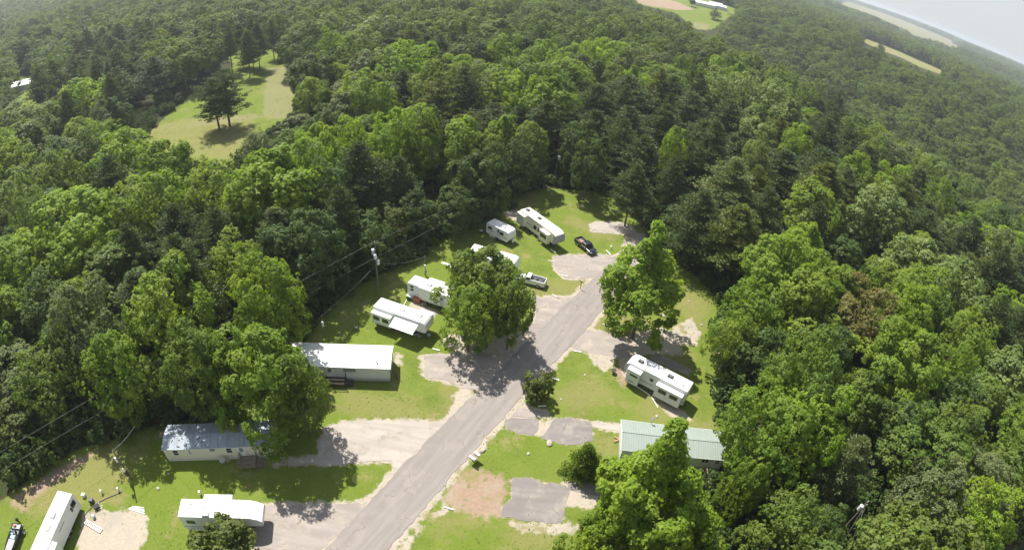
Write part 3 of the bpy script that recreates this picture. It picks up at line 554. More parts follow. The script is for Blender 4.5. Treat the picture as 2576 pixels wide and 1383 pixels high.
HAND = [
 (440, 800, 128, 17, 'bright', 'b', 'big bright green tree above the left half of the blue-roofed mobile home', 1), (305, 935, 95, 14, 'bright', 'b', 'low leaning bright green crown left of the blue-roofed mobile home', 0),
 (680, 770, 105, 16, 'bright', 'b', 'round green tree overhanging the left end of the white-roofed mobile home', 4), (642, 945, 142, 16, 'bright', 'b', 'big green tree hanging over the right end of the blue roof', 7),
 (752, 985, 80, 13, 'mid', 'b', 'smaller green tree between the blue and the white mobile homes', 0), (490, 940, 100, 15, 'mid', 'b', 'tree between the two big crowns behind the blue roof', 4), (600, 690, 85, 13, 'bright', 'b', 'green tree at the back of the clump behind the white-roofed home', 6),
 (190, 590, 150, 17, 'yellow', 'b', 'broad yellow-green tree at the left end of the wood', 4), (55, 690, 105, 15, 'bright', 'b'), (15, 800, 90, 15, 'bright', 'b'), (280, 690, 100, 13, 'mid', 'b'),
 (690, 480, 140, 20, 'yellow', 'b', 'tallest bright yellow-green tree in the middle of the left wood', 5), (620, 540, 80, 16, 'bright', 'b'), (765, 440, 80, 17, 'yellow', 'b'), (415, 425, 85, 17, 'bright', 'b', 'dense dark tufted tree at the near edge of the hay field', 7),
 (535, 480, 85, 16, 'bright', 'b'), (650, 375, 48, 10, 'grey', 'b'), (350, 510, 85, 13, 'grey', 'b'), (165, 395, 80, 13, 'grey', 'b'), (255, 405, 60, 14, 'brown', 'p'), (50, 940, 90, 9, 'grey', 'b'), (190, 870, 80, 11, 'dark', 'b'),
 (120, 790, 80, 13, 'dark', 'b'), (340, 640, 70, 14, 'pine', 'p'), (450, 600, 80, 15, 'pine', 'p'), (560, 610, 75, 15, 'pine', 'p'), (700, 650, 90, 15, 'dark', 'b'), (790, 620, 90, 15, 'dark', 'b'), (860, 560, 80, 16, 'pine', 'p'),
 (905, 450, 80, 18, 'pine', 'p'), (830, 500, 70, 15, 'dark', 'b'), (990, 370, 70, 18, 'yellow', 'b', 'lime green round crown among dark pines in the middle wood', 0), (1085, 350, 75, 19, 'pine', 'p', 'broad dark pine left of the middle wood clearing', 0), (1010, 470, 70, 15, 'pine', 'p'),
 (1195, 450, 80, 14, 'dark', 'b', 'dark round tree left of the small white travel trailer', 7), (1150, 520, 60, 10, 'dark', 'b'), (1245, 500, 35, 8, 'mid', 'u'), (930, 610, 70, 10, 'dark', 'b'), (1040, 540, 60, 9, 'dark', 'b'), (985, 560, 50, 9, 'olive', 'b'),
 (960, 275, 50, 16, 'bright', 'b'), (855, 290, 55, 15, 'grey', 'b'), (750, 330, 60, 12, 'grey', 'b'), (810, 375, 55, 15, 'yellow', 'b'), (1090, 235, 70, 19, 'mid', 'b'), (1175, 225, 55, 17, 'mid', 'b'), (1235, 240, 50, 16, 'silver', 'b'),
 (1285, 240, 75, 18, 'yellow', 'b'), (1380, 265, 80, 20, 'bright', 'b', 'tall bright tree standing highest behind the far end of the park', 5), (1270, 350, 65, 16, 'bright', 'b'), (1020, 165, 85, 20, 'yellow', 'b', 'broad domed yellow-green crown in the upper middle of the wood', 3),
 (790, 190, 75, 18, 'dark', 'b'), (750, 130, 60, 16, 'dark', 'b'), (885, 145, 65, 18, 'mid', 'b'), (1050, 65, 45, 18, 'mid', 'b'), (860, 60, 60, 18, 'mid', 'b'), (1140, 90, 60, 18, 'mid', 'b'), (1250, 85, 70, 18, 'mid', 'b'), (1310, 130, 60, 17, 'dark', 'b'),
 (1500, 280, 75, 18, 'pine', 'p'), (1575, 250, 75, 18, 'pine', 'p'), (1575, 335, 75, 17, 'pine', 'p'), (1490, 345, 70, 16, 'pine', 'p'), (1610, 410, 85, 16, 'pine', 'p'), (1400, 180, 45, 17, 'yellow', 'b'), (1590, 215, 30, 18, 'yellow', 'b'),
 (1590, 480, 60, 14, 'pine', 'p', 'dark pine at the edge of the grass left of the path', 1), (1330, 372, 62, 15, 'mid', 'b'), (1455, 372, 55, 14, 'dark', 'b'), (1480, 420, 50, 13, 'dark', 'b'), (1300, 420, 50, 12, 'dark', 'b'), (1240, 410, 50, 13, 'dark', 'b'),
 (1695, 390, 42, 16, 'bright', 'b'), (1690, 460, 55, 15, 'pine', 'p'), (1760, 370, 80, 17, 'pine', 'p'), (1830, 480, 85, 18, 'grey', 'p', 'large grey-green pine with a rounded top right of the park', 2), (1760, 560, 85, 16, 'pine', 'p'), (1850, 600, 90, 16, 'olive', 'p', 'olive brown pine leaning over the dark wood edge', 4),
 (1800, 240, 60, 18, 'silver', 'b'), (1870, 235, 62, 19, 'silver', 'b'), (1945, 255, 60, 19, 'silver', 'b'), (1985, 300, 50, 18, 'silver', 'b'), (1900, 310, 45, 17, 'silver', 'b'), (1900, 395, 35, 15, 'silver', 'b', 'small pale round tree among the dark pines on the ridge', 4),
 (2000, 375, 45, 16, 'yellow', 'b'), (1730, 290, 75, 17, 'pine', 'p'), (1830, 310, 70, 17, 'pine', 'p'), (1960, 440, 85, 16, 'pine', 'p'), (2060, 430, 75, 16, 'pine', 'p'), (2045, 525, 90, 17, 'bright', 'b'), (2120, 480, 60, 15, 'pine', 'p'),
 (2210, 535, 90, 18, 'silver', 'b'), (2150, 450, 55, 16, 'bright', 'b'), (2230, 470, 50, 15, 'yellow', 'b'), (1990, 700, 125, 17, 'bright', 'b', 'big bright green tree right of the grass strip by the wood', 4), (1900, 790, 100, 14, 'bright', 'b'), (1840, 860, 65, 11, 'bright', 'b'),
 (2165, 800, 90, 14, 'brown', 'b', 'brownish olive crown in the wood above the big bright trees', 1), (2120, 660, 70, 13, 'dark', 'b'), (2300, 670, 95, 16, 'silver', 'b'), (2390, 745, 105, 17, 'silver', 'b', 'large pale tree with silvery leaves in the right wood', 0), (2510, 640, 80, 16, 'yellow', 'b'),
 (2275, 925, 125, 17, 'bright', 'b', 'broad bright green tree in the middle of the right wood', 7), (2430, 870, 80, 16, 'bright', 'b'), (2080, 900, 75, 12, 'dark', 'b'), (2520, 960, 105, 16, 'silver', 'b'), (1925, 1095, 132, 17, 'bright', 'b', 'big bright green tree behind the right end of the green roof', 3),
 (1880, 1230, 55, 12, 'bright', 'b'), (2125, 1185, 85, 14, 'grey', 'p', 'feathery grey-green tree left of the pole with the white transformer', 3), (2330, 1265, 95, 14, 'grey', 'b', 'grey-green rounded tree right of the pole with the white transformer', 1), (2450, 1320, 100, 14, 'yellow', 'b'),
 (2545, 1200, 90, 14, 'mid', 'b'), (1960, 1340, 100, 12, 'mid', 'b', 'green tree on the lower edge below the deck of the green-roofed home', 6), (1640, 1248, 172, 19, 'yellow', 'c', 'tall yellow-green tree in front of the green-roofed home', 5), (1755, 1345, 80, 11, 'yellow', 'b'), (1520, 1350, 75, 10, 'bright', 'b'),
 (1628, 706, 130, 17.5, 'yellow', 'c', 'pointed bright green tree beside the road right of the black pickup', 5), (2260, 1085, 80, 12, 'dark', 'b'), (2390, 1110, 85, 14, 'mid', 'b'), (2535, 800, 75, 15, 'yellow', 'b'), (2060, 1330, 70, 10, 'dark', 'b'), (2160, 1010, 80, 13, 'mid', 'b'), (2470, 1020, 80, 14, 'mid', 'b'),
 (1218, 708, 104, 13, 'mid', 'b', 'big spreading tree over the middle of the trailer row', 7), (1180, 788, 80, 11, 'bright', 'b', 'low green tree right of the trailer with the awning', 0), (1285, 778, 66, 12, 'mid', 'b', 'dark green tree at the left edge of the road casting shadow on it', 4),
 (20, 1070, 70, 6, 'olive', 'b'), (100, 300, 70, 15, 'mid', 'b'), (215, 250, 70, 17, 'yellow', 'b'), (290, 290, 50, 15, 'dark', 'b'), (300, 220, 60, 17, 'pine', 'p'), (390, 190, 60, 17, 'pine', 'p'), (420, 150, 55, 17, 'mid', 'b'), (460, 160, 55, 17, 'mid', 'b'),
 (140, 150, 55, 17, 'dark', 'b'), (75, 130, 45, 16, 'dark', 'b'), (20, 290, 50, 15, 'dark', 'b'), (150, 300, 50, 13, 'mid', 'b'), (310, 370, 50, 12, 'mid', 'b'), (200, 340, 55, 13, 'bright', 'b')]
HAND += [(1800, 36, 15, 9, 'dark', 'b', 'lone dark tree beside the sheds in the distant pasture', 0), (1742, 4, 9, 9, 'dark', 'b', 'small tree at the top of the distant pasture', 1), 
 (2215, 122, 14, 11, 'dark', 'b', 'tree splitting the narrow field on the far hillside', 2), (1440, 1420, 60, 9, 'bright', 'b')]
for q in HAND: tree(*q[:6], label=q[6] if len(q) > 6 else None, var=q[7] if len(q) > 7 else None)
# pines of the hay field, standing on their own
for (bx, by), H_, r_, lab in (((553, 328), 17, 60, 'left one of the two open-crowned pines standing in the hay field'), ((578, 316), 19, 58, 'right and taller of the two open-crowned pines in the hay field')):
    g = G(bx, by); plant('pine_tree', OPENP, g.x, g.y, 7.9, H_, 'pine', lab, 'pine tree', 'pair of pines in the hay field')
for bx, by, H_ in ((585, 184, 21), (629, 197, 20), (638, 171, 22), (654, 176, 21), (612, 168, 20), (545, 176, 21), (505, 182, 20), (690, 150, 19)):
    g = G(bx, by); plant('pine_tree', PINE[int(bx) % 5], g.x, g.y, 5.2, H_, 'pine', 'tall bare-trunked dark pine in the row at the far end of the hay field', 'pine tree', 'pines in the row at the far end of the hay field')
g = G(415, 262); plant('bush', BUSH[0], g.x, g.y, 4.2, 5.5, 'silver', 'pale green bush at the left edge of the hay field', 'bush')
g = G(1347, 1003); plant('bush', BUSH[1], g.x, g.y, 2.45, 5.2, 'olive', 'round olive green bush at the right edge of the road', 'bush', rz=.5)
g = G(1462, 1193); plant('bush', CEDAR, g.x, g.y, 1.95, 6.0, 'mid', 'pointed green cedar shrub on the lawn left of the tall tree', 'bush')
g = G(580, 1400); plant('bush', BUSH[2], g.x, g.y, 4.0, 6.2, 'olive', 'dense rounded olive green shrub in front of the half hidden trailer', 'bush', rz=2.)
for k, (bx, by, r_) in enumerate(((1128, 588, 1.5), (1150, 580, 1.3), (1105, 596, 1.2), (905, 690, 1.4), (1275, 510, 1.5), (1290, 525, 1.1), (860, 728, 1.4), (1090, 615, 1.0), (1030, 650, 1.0), (930, 675, 1.2))):
    g = G(bx, by); plant('bush', BUSH[k % 3], g.x, g.y, r_*1.25, r_*1.7, ['mid', 'bright', 'dark'][k % 3], 'low green bush along the shaded edge of the grass behind the trailers', 'bush', 'low bushes along the wood edge behind the trailers')

# the rest of the wood: scattered, kept out of the clearings; the nearest stand as trees of their own, the far ones are one mass
GAP1 = [(60, 1130), (0, 1190), (-40, 1080), (200, 955), (300, 1000), (345, 1060), (200, 1120)]
GAP2 = [(2080, 1230), (2240, 1190), (2265, 1290), (2190, 1400), (2090, 1400), (2050, 1290)]
GAP4 = [(-200, 1300), (1350, 1300), (1350, 1900), (-200, 1900)]
GAP3 = [(1378, 365), (1428, 365), (1424, 470), (1372, 470)]
def blocked(x, y, H, R):
    z = T(x, y); b = np.zeros(len(x), bool)
    for p in OPENS[:1]: b |= sdist(x, y, p) > -R*.55
    for p in OPENS[1:]: b |= sdist(x, y, p) > -R*.6
    u, v = PJ(x, y, z+H*.72)
    for p, q in ((PARK, .72), (FIELD, .72), (YARD, .8)): b |= inside(u, v, p)
    for q in (.55, .9):
        u2, v2 = PJ(x, y, z+H*q)
        for p in (FIELD, YARD, GAP3): b |= inside(u2, v2, p)
    f = np.zeros(len(x), int)
    for q in (.35, .6, .8, .98):
        u, v = PJ(x, y, z+H*q)
        for p in (FAR1, FAR2, FAR3): f += inside(u, v, p)
        for p in (GAP1, GAP2, GAP4): b |= inside(u, v, p)
    b |= (f > 0) & (RNG.uniform(0, 1, len(x)) > .0)
    return b
cand = []
rr_ = 14.0
while rr_ < 5200:
    sp = 8.8 if rr_ < 120 else (11.0 if rr_ < 320 else (12.5 if rr_ < 900 else (14.5 if rr_ < 1600 else 22)))
    amax = 74; k = max(3, int(math.radians(2*amax)*rr_/sp))
    a = np.radians(-amax+2*amax*(np.arange(k)+RNG.uniform(-.4, .4, k))/k); r = rr_+RNG.uniform(-.45, .45, k)*sp
    cand.append(np.stack([r*np.sin(a), r*np.cos(a), np.full(k, sp)], 1)); rr_ += sp*.95
cand = np.concatenate(cand)
u, v = PJ(cand[:, 0], cand[:, 1], T(cand[:, 0], cand[:, 1])+8)
dd = np.hypot(cand[:, 0], cand[:, 1])
keep = (u > -220) & (u < 2576+220) & (v > -260) & (v < 1383+330)
cand = cand[keep]; k = len(cand)
sz = RNG.uniform(.72, 1.32, k); Rr = cand[:, 2]*.64*sz; Hh = np.where(cand[:, 2] < 13, RNG.uniform(12, 22.5, k), cand[:, 2]*RNG.uniform(1.1, 1.5, k))
bl = blocked(cand[:, 0], cand[:, 1], Hh, Rr)
u, v = PJ(cand[:, 0], cand[:, 1], T(cand[:, 0], cand[:, 1])); openfar = (np.hypot(cand[:, 0], cand[:, 1]) > 1800) & (vnoise(cand[:, 0], cand[:, 1], 420, 9) > .60)
sel = ~bl & ~openfar
TX = np.array(TREES)
near = np.hypot(cand[:, 0], cand[:, 1]) < 330
for i in np.where(sel & near)[0]:
    d = np.hypot(TX[:, 0]-cand[i, 0], TX[:, 1]-cand[i, 1])
    if (d < TX[:, 2]*.62+Rr[i]*.45).any(): sel[i] = False
ids = np.where(sel)[0]; ds = np.hypot(np.hypot(cand[ids, 0], cand[ids, 1]), 45)
ids = ids[np.argsort(ds)]
pinezone = vnoise(cand[:, 0], cand[:, 1], 38, 4)
u, v = PJ(cand[:, 0], cand[:, 1], T(cand[:, 0], cand[:, 1])+9)
nb_ = sum(o.name.startswith('broadleaf_tree') for o in COL.objects); np_ = sum(o.name.startswith('pine_tree') for o in COL.objects)
far_pts = []
TONES = ['mid', 'dark', 'bright', 'mid', 'grey', 'bright', 'yellow', 'mid', 'silver', 'bright', 'yellow', 'dark']
for i in ids:
    x, y = cand[i, 0], cand[i, 1]; vis = -10 < u[i] < 2586 and -10 < v[i] < 1393
    pz = (1430 < u[i] < 2140 and 240 < v[i] < 620) or (180 < u[i] < 620 and 100 < v[i] < 340) or (400 < u[i] < 920 and 540 < v[i] < 660); pine = pinezone[i] > (.42 if pz else .80)
    if vis and math.hypot(x, y) < 400 and ((pine and np_ < 150) or (not pine and nb_ < 300)):
        tone = random.choice(['pine', 'pine', 'pine', 'olive']) if pine else TONES[int(vnoise(x, y, 22, 6)*37+random.random()*3) % 12]
        src = PINE[random.randrange(5)] if pine else BROAD[random.randrange(8)]
        lab = auto_label(float(u[i]), float(v[i]), tone, 'pine tree' if pine else 'broadleaf tree')
        plant('pine_tree' if pine else 'broadleaf_tree', src, x, y, Rr[i]*(.85 if pine else 1.05), Hh[i]*.95, tone, lab, 'pine tree' if pine else 'tree', lab)
        if pine: np_ += 1
        else: nb_ += 1
    else: far_pts.append((x, y, float(T(x, y)), Rr[i], Hh[i], 1 if pine else 0, math.hypot(x, y)))
print('individual broadleaf', nb_, 'pine', np_, 'mass', len(far_pts), 'labels', len(used_labels))

# sources for the far wood, instanced by a node group
src_col = bpy.data.collections.new('forest_sources')
def src(nm, V, F, t, mats, mi=None):
    o = bpy.data.objects.new(nm, npmesh(nm, V, F, mats, t, mi)); src_col.objects.link(o); return o
LEAF['mixn'] = leaf_mat('needles_far', [(.068, .095, .028), (.086, .110, .034), (.076, .102, .030)], .28, .26)
for i in range(4):                      # a: near broadleaf detail
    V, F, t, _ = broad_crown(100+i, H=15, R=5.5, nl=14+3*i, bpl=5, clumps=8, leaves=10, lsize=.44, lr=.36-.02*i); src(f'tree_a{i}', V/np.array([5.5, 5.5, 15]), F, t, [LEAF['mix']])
for i in range(2):
    V, F, t, _ = pine_crown(200+i, whorls=10+i); src(f'tree_b{i}', V/np.array([4.2, 4.2, 17]), F, t, [LEAF['mixn']])
for i in range(4):                      # c: farther
    V, F, t, _ = broad_crown(400+i, nl=9+i, bpl=5, clumps=5, leaves=6, lsize=.9, lr=.40, inner=12); src(f'tree_c{i}', V/np.array([5.5, 5.5, 15]), F, t, [LEAF['mix']])
for i in range(3):                      # d: undergrowth
    V, F, t, _ = broad_crown(420+i, H=2.6, R=1.9, nl=10, bpl=4, clumps=5, leaves=7, lsize=.3, zc=.4, zr=.55, low=-.3, inner=8); src(f'tree_d{i}', V, F, t, [LEAF['dark']])
def scatter(name, pts, off, cnt, label, cat, kind='stuff'):
    """pts rows: x y z sx sy sz idx"""
    A = np.array(pts); me = bpy.data.meshes.new(name); me.vertices.add(len(A)); me.vertices.foreach_set('co', A[:, :3].astype(np.float32).ravel())
    a = me.attributes.new('sc', 'FLOAT_VECTOR', 'POINT'); a.data.foreach_set('vector', A[:, 3:6].astype(np.float32).ravel())
    a = me.attributes.new('ix', 'INT', 'POINT'); a.data.foreach_set('value', A[:, 6].astype(np.int32))
    a = me.attributes.new('rz', 'FLOAT_VECTOR', 'POINT'); rot = np.zeros((len(A), 3), np.float32); rot[:, 2] = RNG.uniform(0, 6.28, len(A)); a.data.foreach_set('vector', rot.ravel())
    o = bpy.data.objects.new(name, me); COL.objects.link(o); tag(o, label, cat, kind=kind)
    ng = bpy.data.node_groups.new(name+'_nodes', 'GeometryNodeTree'); ng.interface.new_socket('Geometry', in_out='INPUT', socket_type='NodeSocketGeometry'); ng.interface.new_socket('Geometry', in_out='OUTPUT', socket_type='NodeSocketGeometry')
    gi, go_ = ng.nodes.new('NodeGroupInput'), ng.nodes.new('NodeGroupOutput')
    ci = ng.nodes.new('GeometryNodeCollectionInfo'); ci.inputs['Collection'].default_value = src_col; ci.inputs['Separate Children'].default_value = True; ci.inputs['Reset Children'].default_value = True
    ip = ng.nodes.new('GeometryNodeInstanceOnPoints'); ip.inputs['Pick Instance'].default_value = True
    def na_(k, dt): q = ng.nodes.new('GeometryNodeInputNamedAttribute'); q.data_type = dt; q.inputs['Name'].default_value = k; return q.outputs['Attribute']
    ng.links.new(gi.outputs[0], ip.inputs['Points']); ng.links.new(ci.outputs[0], ip.inputs['Instance'])
    ng.links.new(na_('ix', 'INT'), ip.inputs['Instance Index']); ng.links.new(na_('sc', 'FLOAT_VECTOR'), ip.inputs['Scale'])
    er = na_('rz', 'FLOAT_VECTOR')
    try:
        e2r = ng.nodes.new('FunctionNodeEulerToRotation'); ng.links.new(er, e2r.inputs[0]); ng.links.new(e2r.outputs[0], ip.inputs['Rotation'])
    except Exception: ng.links.new(er, ip.inputs['Rotation'])
    ng.links.new(ip.outputs[0], go_.inputs[0]); md = o.modifiers.new('scatter', 'NODES'); md.node_group = ng; return o
rows = []
for x, y, z, R, H, pn, d in far_pts:
    if d < 700: ix = random.choice([4, 5]) if pn else random.randrange(4)
    else: ix = 6+random.randrange(4)
    rows.append((x, y, z-.3, R*1.08, R*1.08, H, ix))
scatter('forest', rows, 0, 0, 'continuous wood of mixed trees covering the hills around the park', 'forest')
V, F, t, _ = broad_crown(470, H=.34, R=.26, nl=7, bpl=3, clumps=3, leaves=5, lsize=.11, zc=.3, zr=.6, low=-.1, inner=2); src('tree_e0', V, F, t, [LEAF['yellow']])
V, F, t, _ = broad_crown(471, H=.30, R=.30, nl=7, bpl=3, clumps=3, leaves=5, lsize=.10, zc=.3, zr=.5, low=-.1, inner=2); src('tree_e1', V, F, t, [LEAF['bright']])
V, F, t, _ = broad_crown(472, H=.24, R=.24, nl=6, bpl=3, clumps=3, leaves=5, lsize=.09, zc=.3, zr=.5, low=-.1, inner=2); src('tree_e2', V, F, t, [LEAF['yellow']])
tf = []
pads_w = [W(q[1]) for q in PADS]
for poly, cnt in ((OPENS[0], 60000), (OPENS[1], 14000)):
    pa = np.array(poly); x = RNG.uniform(pa[:, 0].min(), pa[:, 0].max(), cnt); y = RNG.uniform(pa[:, 1].min(), pa[:, 1].max(), cnt)
    k_ = inside(x, y, poly) & (vnoise(x, y, 6, 11)*.45+vnoise(x, y, 1.7, 12)*.25+RNG.uniform(0, .3, cnt) > .55)
    for pw_ in pads_w+[W(SAND[3]), W(RED[1])]: k_ &= sdist(x, y, pw_) < -.15
    x, y = x[k_], y[k_]
    for i in range(len(x)):
        s_ = random.uniform(.14, .36)*(1.7 if poly is OPENS[1] else 1); tf.append((x[i], y[i], -.03, s_, s_, s_*random.uniform(.4, .8), 13+random.choice((0, 0, 1, 2))))
print('tufts', len(tf)); scatter('grass_tufts', tf, 0, 0, 'uneven tufts and weeds in the lawns', 'grass')
# undergrowth on the forest floor
ug = []
a = np.radians(RNG.uniform(-72, 72, 9000)); r = 12+ (RNG.uniform(0, 1, 9000)**.8)*210
x, y = r*np.sin(a), r*np.cos(a); b = np.zeros(len(x), bool)
for p in OPENS: b |= sdist(x, y, p) > .3
x, y = x[~b], y[~b]; z = T(x, y)
for i in range(len(x)):
    s = random.uniform(.5, 1.35); ug.append((x[i], y[i], z[i]-.2, s, s, s*random.uniform(.7, 1.5), 10+random.randrange(3)))
scatter('undergrowth', ug, 0, 0, 'dark tangled undergrowth below the trees', 'undergrowth')

# ------------------------------------------------------------------ haze
m, n = _nt('haze_air'); pv = N(n, 'ShaderNodeVolumePrincipled'); pv.inputs['Color'].default_value = (.86, .93, 1.0, 1); pv.inputs['Density'].default_value = .00020; pv.inputs['Anisotropy'].default_value = .35
o = N(n, 'ShaderNodeOutputMaterial'); L(n, pv.outputs[0], o.inputs[1])
bm = bmesh.new(); box(bm, (0, 0, 20), (19000, 19000, 110)); hz = obj('haze', bm, m); tag(hz, kind='stuff')

# ------------------------------------------------------------------ materials of the things
M_white = pm('white_gelcoat', (.78, .79, .79), .35, .03, .6, dirt=(.55, .53, .48), dirt_amt=.25)
M_roofw = pm('white_roof_membrane', (.80, .80, .78), .6, .04, .8, dirt=(.5, .47, .42), dirt_amt=.4)
M_cream = pm('cream_gelcoat', (.72, .69, .58), .4, .03, .6, dirt=(.5, .47, .38), dirt_amt=.25)
M_creamr = pm('cream_roof_membrane', (.74, .70, .59), .6, .05, .8, dirt=(.5, .45, .35), dirt_amt=.45)
M_lgrey = pm('light_grey_panel', (.56, .575, .585), .45, .03, .8)
M_mgrey = pm('mid_grey_panel', (.30, .31, .32), .45, .05, 1)
M_dgrey = pm('dark_grey_plastic', (.06, .06, .065), .55, .15, 3)
M_black = pm('black_rubber', (.022, .022, .023), .8, .2, 4)
M_glass = pm('dark_window_glass', (.018, .022, .025), .12, .1, 1, spec=.8)
M_pane = pm('curtained_window', (.20, .23, .25), .25, .25, 3)
M_chrome = pm('bare_metal', (.5, .5, .5), .35, .1, 3, metal=.8)
M_decal = pm('dark_decal', (.05, .06, .09), .4, .1, 2)
M_frame = pm('chassis_steel', (.035, .035, .035), .7, .2, 3)
M_wood = pm('weathered_wood', (.20, .165, .13), .85, .3, 6, dirt=(.08, .06, .05), bump=.3, streak=(1, 8, 1))
M_wood2 = pm('brown_decking', (.26, .19, .155), .85, .25, 6, dirt=(.12, .09, .07), bump=.3)
M_dwood = pm('dark_decking', (.075, .06, .05), .9, .3, 5, bump=.3)
M_pole = pm('utility_pole_wood', (.16, .13, .11), .9, .25, 4, dirt=(.07, .06, .05), bump=.4)
M_galv = pm('galvanised_steel', (.55, .57, .58), .4, .08, 3, metal=.4)
M_trafo = pm('pale_grey_paint', (.66, .68, .70), .4, .05, 2)
M_wire = pm('wire', (.20, .20, .19), .6, .1, 3)
M_blackp = pm('black_car_paint', (.012, .013, .016), .18, .1, 1, spec=.8)
M_whitep = pm('white_car_paint', (.72, .73, .74), .25, .03, 1, spec=.7)
M_pvc = pm('white_plastic', (.82, .82, .78), .5, .05, 3)
M_stone = pm('pale_stone', (.36, .33, .28), .9, .2, 2, bump=.5)
M_redtarp = pm('faded_red_plastic', (.36, .12, .07), .6, .12, 2)
M_green = pm('dark_green_box', (.06, .10, .07), .6, .12, 2)
M_boat = pm('olive_grey_boat_paint', (.16, .17, .15), .5, .12, 2)
M_blue = pm('pale_blue_plastic', (.35, .48, .62), .5, .08, 2)
M_tan = pm('tan_lumber', (.45, .26, .15), .8, .2, 3)

# ------------------------------------------------------------------ trailers
def wheelset(par, xs, W_, side=0, r=.36):
    for x in xs:
        for s in (-1, 1):
            wv = part('wheel', M_black, par, lambda bm: cyl(bm, (x, s*(W_/2-.30), r), (x, s*(W_/2-.04), r), r, seg=18))
            part('rim', M_chrome, wv, lambda bm: cyl(bm, (x, s*(W_/2-.05), r), (x, s*(W_/2-.02), r), r*.55, seg=12))
def window(par, x, z, w_, h, y, s, mat=None, fr=True):
    """on the wall at y facing s"""
    wd = part('window', mat or M_glass, par, lambda bm: box(bm, (x, y+s*.012, z), (w_, .03, h), bev=.01))
    if fr: part('window_frame', M_dgrey, wd, lambda bm: [box(bm, (x, y+s*.018, z+q*(h/2+.02)), (w_+.08, .05, .04)) for q in (-1, 1)]+[box(bm, (x+q*(w_/2+.02), y+s*.018, z), (.04, .05, h)) for q in (-1, 1)])
    return wd
def ac_unit(par, x, y, z, mat, sx=1.0, sy=.72, sz=.32):
    a = part('air_conditioner', mat, par, lambda bm: box(bm, (x, y, z+sz/2), (sx, sy, sz), bev=.07, taper=(.8, .8)))
    part('air_grille', M_mgrey, a, lambda bm: [box(bm, (x-sx*.22+q*.12, y, z+sz+.004), (.05, sy*.45, .02)) for q in range(3)])
def roof_vent(par, x, y, z, mat, s=.4):
    part('roof_vent', mat, par, lambda bm: box(bm, (x, y, z+.06), (s, s, .12), bev=.03, taper=(.85, .85)))
def slide(par, x, w_, y, s, z0, z1, dep, body, roofm, wins=(), lower=None):
    sl_ = part('slide_out', body, par, lambda bm: box(bm, (x, y+s*(dep/2-.06), (z0+z1)/2), (w_, dep+.12, z1-z0), bev=.03))
    part('slide_roof', roofm, sl_, lambda bm: box(bm, (x, y+s*(dep/2-.05), z1+.022), (w_+.10, dep+.2, .05), bev=.012))
    for wx, wz, ww, wh in wins:
        part('slide_window', M_glass, sl_, lambda bm: box(bm, (x+wx, y+s*(dep+.012), wz), (ww, .03, wh), bev=.008))
    if lower: part('slide_skirt', lower, sl_, lambda bm: box(bm, (x, y+s*(dep+.004), z0+.22), (w_-.1, .02, .40)))
    return sl_
